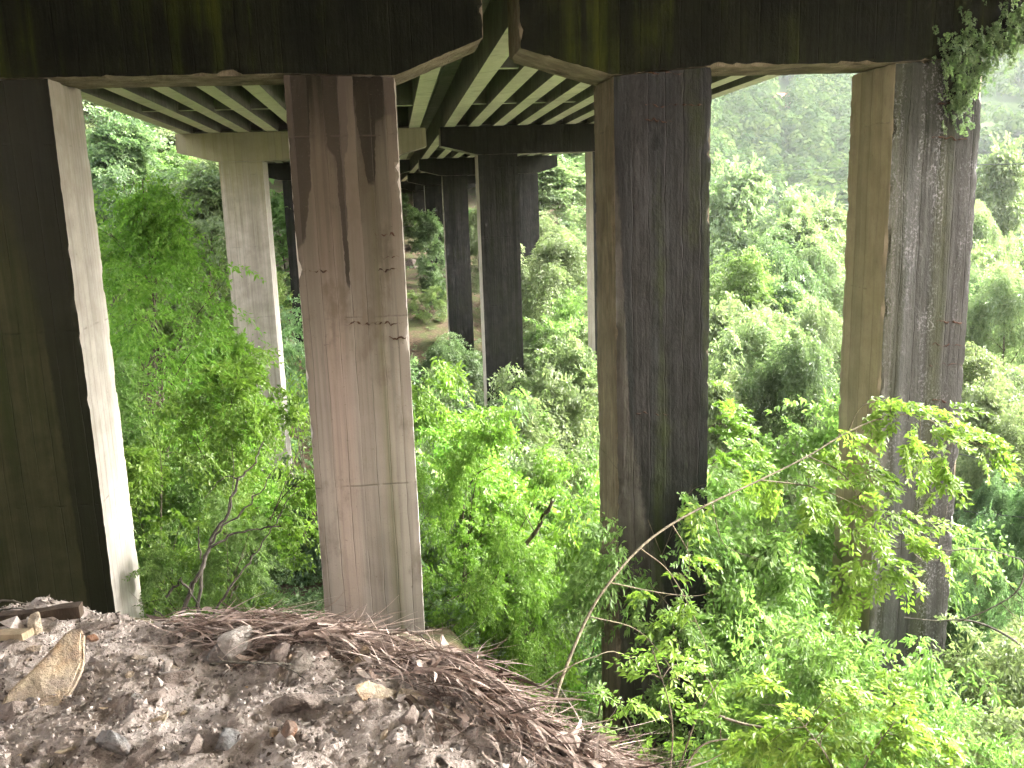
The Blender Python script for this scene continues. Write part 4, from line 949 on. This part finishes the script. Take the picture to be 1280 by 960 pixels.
# gravel and crumbs: nobody could count them
def gravel():
    rng = np.random.default_rng(9); n = 32000
    V0 = np.array([(1, 0, 0), (-1, 0, 0), (0, 1, 0), (0, -1, 0), (0, 0, 1), (0, 0, -1)], float)
    F0 = np.array([(0, 2, 4), (2, 1, 4), (1, 3, 4), (3, 0, 4), (2, 0, 5), (1, 2, 5), (3, 1, 5), (0, 3, 5)])
    y = rng.uniform(1.5, 4.4, n); x = rng.uniform(-2.4, 1.4, n)
    rim = np.interp(x, _rx, _ry); k = y < rim+.05; x, y = x[k], y[k]; n = len(x)
    z = ground_z(x, y); s = np.exp(rng.normal(-5.1, .55, n))
    V = V0[None]*rng.uniform(.45, 1.25, (n, 6, 1)); V = V*np.stack([np.ones(n), rng.uniform(.5, 1, n), rng.uniform(.35, .9, n)], -1)[:, None]
    q = rng.normal(0, 1, (n, 4)); q /= np.linalg.norm(q, axis=1)[:, None]; a, b, c, d = q.T
    Rm = np.stack([1-2*(c*c+d*d), 2*(b*c-a*d), 2*(b*d+a*c), 2*(b*c+a*d), 1-2*(b*b+d*d), 2*(c*d-a*b), 2*(b*d-a*c), 2*(c*d+a*b), 1-2*(b*b+c*c)], -1).reshape(n, 3, 3)
    V = np.einsum('nij,nkj->nki', Rm, V)*s[:, None, None]+np.stack([x, y, z+s*.3], -1)[:, None]
    Q = (F0[None]+(np.arange(n)*6)[:, None, None]).reshape(-1, 3)
    return np_mesh('gravel', V.reshape(-1, 3), Q, np.repeat(rng.random(n), 8))
GRAV = attr_mat('gravel_mixed', [(0, (.09, .072, .06)), (.35, (.27, .23, .205)), (.75, (.40, .36, .33)), (.94, (.46, .41, .375)), (1, (.6, .56, .53))], .9, 90)
tag(link('gravel', gravel(), GRAV), kind='stuff')

# timber at the left edge
def beam_between(name, label, cat, p0, p1, w, h, mat, seed):
    p0, p1 = np.array(p0), np.array(p1); L = np.linalg.norm(p1-p0)
    P, Q, mi = rough_box(0, L, -w/2, w/2, -h/2, h/2, .03, amp=.006, chip=.012, seed=seed)
    me = np_mesh(name, P, Q); o = link(name, me, mat); d = Vector(p1-p0); o.rotation_euler = d.to_track_quat('X', 'Z').to_euler(); o.location = p0; return tag(o, label, cat)
DARKWOOD = bark_mat('dark_timber', (.035, .026, .018), (.075, .055, .04))
TANWOOD = bark_mat('tan_timber', (.24, .19, .12), (.34, .27, .18))
beam_between('timber_beam', 'long dark brown timber lying along the foot of the mossy leg', 'timber', ground_hit(-30, 792)+np.array([0, 0, .05]), ground_hit(104, 776)+np.array([0, 0, .05]), .06, .055, DARKWOOD, 3)
beam_between('board', 'short pale tan board below the dark timber at the left edge', 'board', ground_hit(-30, 806)+np.array([0, 0, .035]), ground_hit(37, 803)+np.array([0, 0, .03]), .06, .03, TANWOOD, 4)

# dry fronds and straw along the rim
def ribbons(rng, O, D, L, W, curl, seg=6):
    n = len(O); V = []
    p = O.copy(); d = norm(D); up = norm(np.array([0, 0, 1.])+rng.normal(0, .5, (n, 3)))
    cv = rng.normal(0, 1, (n, 3))*curl; cv[:, 2] -= (curl*np.ones((n, 1)))[:, 0]*.6
    rows = []
    for i in range(seg+1):
        t = i/seg; s = norm(np.cross(d, up)); w = W*(1-.85*t**2)*(.4+.6*min(1, t*4))
        rows.append((p-s*w[:, None]*.5, p+s*w[:, None]*.5)); p = p+d*(L/seg)[:, None]; d = norm(d+cv/seg+rng.normal(0, .06, (n, 3)))
    for a, b in rows: V += [a, b]
    V = np.stack(V, 1); k = 2*(seg+1)
    f = np.array([(2*i, 2*i+1, 2*i+3, 2*i+2) for i in range(seg)]); Q = (f[None]+(np.arange(n)*k)[:, None, None]).reshape(-1, 4)
    return V.reshape(-1, 3), Q, np.repeat(rng.random(n), seg)
STRAW = attr_mat('dry_fronds_brown', [(0, (.07, .046, .035)), (.3, (.20, .145, .118)), (.65, (.40, .31, .27)), (1, (.68, .58, .52))], .75, 120)
def litter():
    rng = np.random.default_rng(31); n = 4300
    t = rng.random(n)**.8
    rp = np.array([(225, 800), (300, 800), (400, 808), (480, 820), (540, 845), (600, 880), (660, 915), (720, 945), (780, 975)], float)
    s = np.linspace(0, 1, len(rp)); px = np.interp(t, s, rp[:, 0]); py = np.interp(t, s, rp[:, 1])
    x, y = [], []
    for a, b in zip(px, py):
        d = ray(a, b); k = (ZL+.02)/d[2]; x.append(d[0]*k); y.append(d[1]*k)
    x, y = np.array(x), np.array(y)
    off = rng.normal(0, .055+.06*np.clip(t*2.2, 0, 1), n)+.11+.10*np.clip(t-.35, 0, 1); lat = rng.normal(0, .08, n)
    x, y = x+lat+off*.25*(t > .3), y+off
    pile = np.exp(-(off-.10)**2/.03)*(.045+.06*np.exp(-(t-.22)**2/.03))
    z = ground_z(x, y)+rng.uniform(0, 1, n)*pile+.01
    az = np.where(t < .35, rng.normal(-.1, .3, n), rng.normal(-.75, .4, n)) + np.where(rng.random(n) < .5, math.pi, 0)*(rng.random(n) < .6)
    D = np.stack([np.cos(az), np.sin(az), rng.normal(-.02, .12, n)], -1)
    wide = rng.random(n) < .16
    V, Q, a = ribbons(rng, np.stack([x, y, z], -1), D, np.where(wide, rng.uniform(.04, .13, n), rng.uniform(.06, .36, n)), np.where(wide, rng.uniform(.014, .035, n), np.exp(rng.normal(-5.45, .6, n))), np.where(wide, 1.1, .6)[:, None])
    return np_mesh('dry_litter', V, Q, a)
tag(link('dry_litter', litter(), STRAW), kind='stuff')
def frond(label, p_px, q_px, seed, nl=34, width=.12):
    rng = np.random.default_rng(seed); a, b = ground_hit(*p_px), ground_hit(*q_px); a[2] += .04; b[2] += .03
    mid = .5*(a+b)+np.array([0, 0, .04]); P = smooth_path([a, mid, b], 14); L = np.linalg.norm(b-a)
    t = thing('dead_palm_frond', label, 'palm frond', tuple(a), 'dead palm fronds on the rubble rim')
    V, Q = tubes([(P, np.linspace(.013, .004, len(P)))], 5); link('stalk', np_mesh('stalk', V-a, Q, np.full(len(Q), .55)), STRAW, t)
    k = rng.integers(1, len(P)-1, nl); ax = norm(P[k]-P[k-1]); side = norm(np.cross(ax, [0, 0, 1.]))*rng.choice([-1, 1], nl)[:, None]
    D = ax*.9+side*rng.uniform(.2, .8, nl)[:, None]+np.array([0, 0, .02])+rng.normal(0, .1, (nl, 3))
    V, Q, at_ = ribbons(rng, P[k], D, rng.uniform(.12, .28, nl)*max(.7, L), np.full(nl, .012), .7); link('leaf_blades', np_mesh('leaf_blades', V-a, Q, at_), STRAW, t)
frond('dead brown palm frond lying along the crest beside the dead shrub', (235, 800), (340, 792), 1)
frond('dead palm frond spread across the crest left of the beige leg', (300, 800), (420, 800), 2, 44)
frond('dead palm frond drooping over the crest in front of the beige leg', (380, 806), (490, 822), 3, 44)
frond('dead palm frond on the steep part of the litter bank', (520, 850), (610, 885), 4)
frond('dead palm frond lowest on the litter bank near the red twigs', (610, 905), (720, 950), 5)
REDT = attr_mat('red_twigs', [(0, (.10, .035, .025)), (1, (.2, .08, .06))], .7)
def tuft():
    rng = np.random.default_rng(3); b = ground_hit(735, 935); n = 130
    O = np.tile(b, (n, 1))+rng.normal(0, .05, (n, 3))*np.array([1, 1, .1]); D = np.stack([rng.normal(0, .6, n), rng.normal(0, .5, n), rng.uniform(.6, 1.2, n)], -1)
    V, Q, a = ribbons(rng, O, D, rng.uniform(.1, .22, n), np.full(n, .004), .4); o = link('dry_tuft', np_mesh('dry_tuft', V-b, Q, a), REDT, None, tuple(b))
    tag(o, 'tuft of fine reddish dry twigs at the right end of the litter bank', 'plant')
tuft()

# ------------------------------------------------------------------ boulders and bank under the far spans
for i, (px, py, w, lab) in enumerate([(508, 290, 16, 'topmost pinkish boulder on the far rocky bank'), (514, 335, 22, 'large pinkish boulder halfway down the far rocky bank'), (507, 312, 14, 'pale boulder between the two larger ones on the far bank'), (520, 372, 14, 'small boulder lowest on the far rocky bank'),
                                       (640, 822, 26, 'pale stone lying on the ravine floor below the bright shrubs')]):
    p = ground_hit(px, py); s = w*.5*np.linalg.norm(p)/F
    m2 = ROCKS[i].copy(); m2.materials.clear(); m2.materials.append(ST_PINK); o = bpy.data.objects.new('boulder', m2); COL.objects.link(o); o.location = (p[0], p[1], p[2]+.3*s); o.scale = (s, s, s); o.rotation_euler = (i, i*2, i*3)
    tag(o, lab, 'boulder')

# ------------------------------------------------------------------ haze
HAZE = 0.00012
if HAZE:
    bm = bmesh.new(); bmesh.ops.create_cube(bm, size=1)
    x0, x1, y0, y1, z0, z1 = -460, 660, -60, 740, float(GZ.min())-2, float(GZ.max())+40
    bmesh.ops.scale(bm, vec=(x1-x0, y1-y0, z1-z0), verts=bm.verts); bmesh.ops.translate(bm, vec=((x0+x1)/2, (y0+y1)/2, (z0+z1)/2), verts=bm.verts)
    me = bpy.data.meshes.new('haze'); bm.to_mesh(me); bm.free()
    hm = NT('haze_air'); pv = hm.n('ShaderNodeVolumePrincipled'); pv.inputs['Color'].default_value = (.93, .96, 1, 1); pv.inputs['Density'].default_value = HAZE; pv.inputs['Anisotropy'].default_value = .2
    hm.l(pv.outputs[0], hm.out.inputs['Volume'])
    tag(link('haze', me, hm.m), kind='stuff')

# ------------------------------------------------------------------ light
w = bpy.data.worlds.new('World'); SC.world = w; w.use_nodes = True; nt = w.node_tree
sky = nt.nodes.new('ShaderNodeTexSky'); sky.sky_type = 'NISHITA'; sky.sun_disc = False
SUN_EL, SUN_AZ = R(32), R(80)              # azimuth from +Y towards +X
sky.sun_elevation = SUN_EL; sky.sun_rotation = SUN_AZ; sky.air_density = 1.0; sky.dust_density = 6.0; sky.ozone_density = 1.0
bg = nt.nodes['Background']; bg.inputs['Strength'].default_value = .15; hs = nt.nodes.new('ShaderNodeHueSaturation'); hs.inputs['Saturation'].default_value = .3    # cloud cover greys the blue
nt.links.new(sky.outputs[0], hs.inputs['Color']); nt.links.new(hs.outputs[0], bg.inputs[0])
sd = bpy.data.lights.new('sun', 'SUN'); so = bpy.data.objects.new('sun', sd); COL.objects.link(so)
sd.energy = 1.5; sd.angle = R(24); sd.color = (1, .96, .88)
dirv = Vector((math.sin(SUN_AZ)*math.cos(SUN_EL), math.cos(SUN_AZ)*math.cos(SUN_EL), math.sin(SUN_EL)))
so.rotation_euler = (-dirv).to_track_quat('-Z', 'Y').to_euler(); so.location = (30, 20, 60)
vs = SC.view_settings; vs.view_transform = 'Standard'; vs.look = 'None'; vs.gamma = 1; vs.exposure = 3.8
try: vs.use_curve_mapping = False
except Exception: pass
cy = SC.cycles
cy.max_bounces = 8; cy.diffuse_bounces = 7; cy.glossy_bounces = 2; cy.transmission_bounces = 4; cy.volume_bounces = 1; cy.transparent_max_bounces = 4
cy.use_denoising = True; cy.use_adaptive_sampling = True; cy.adaptive_threshold = .02
cy.sample_clamp_indirect = 8
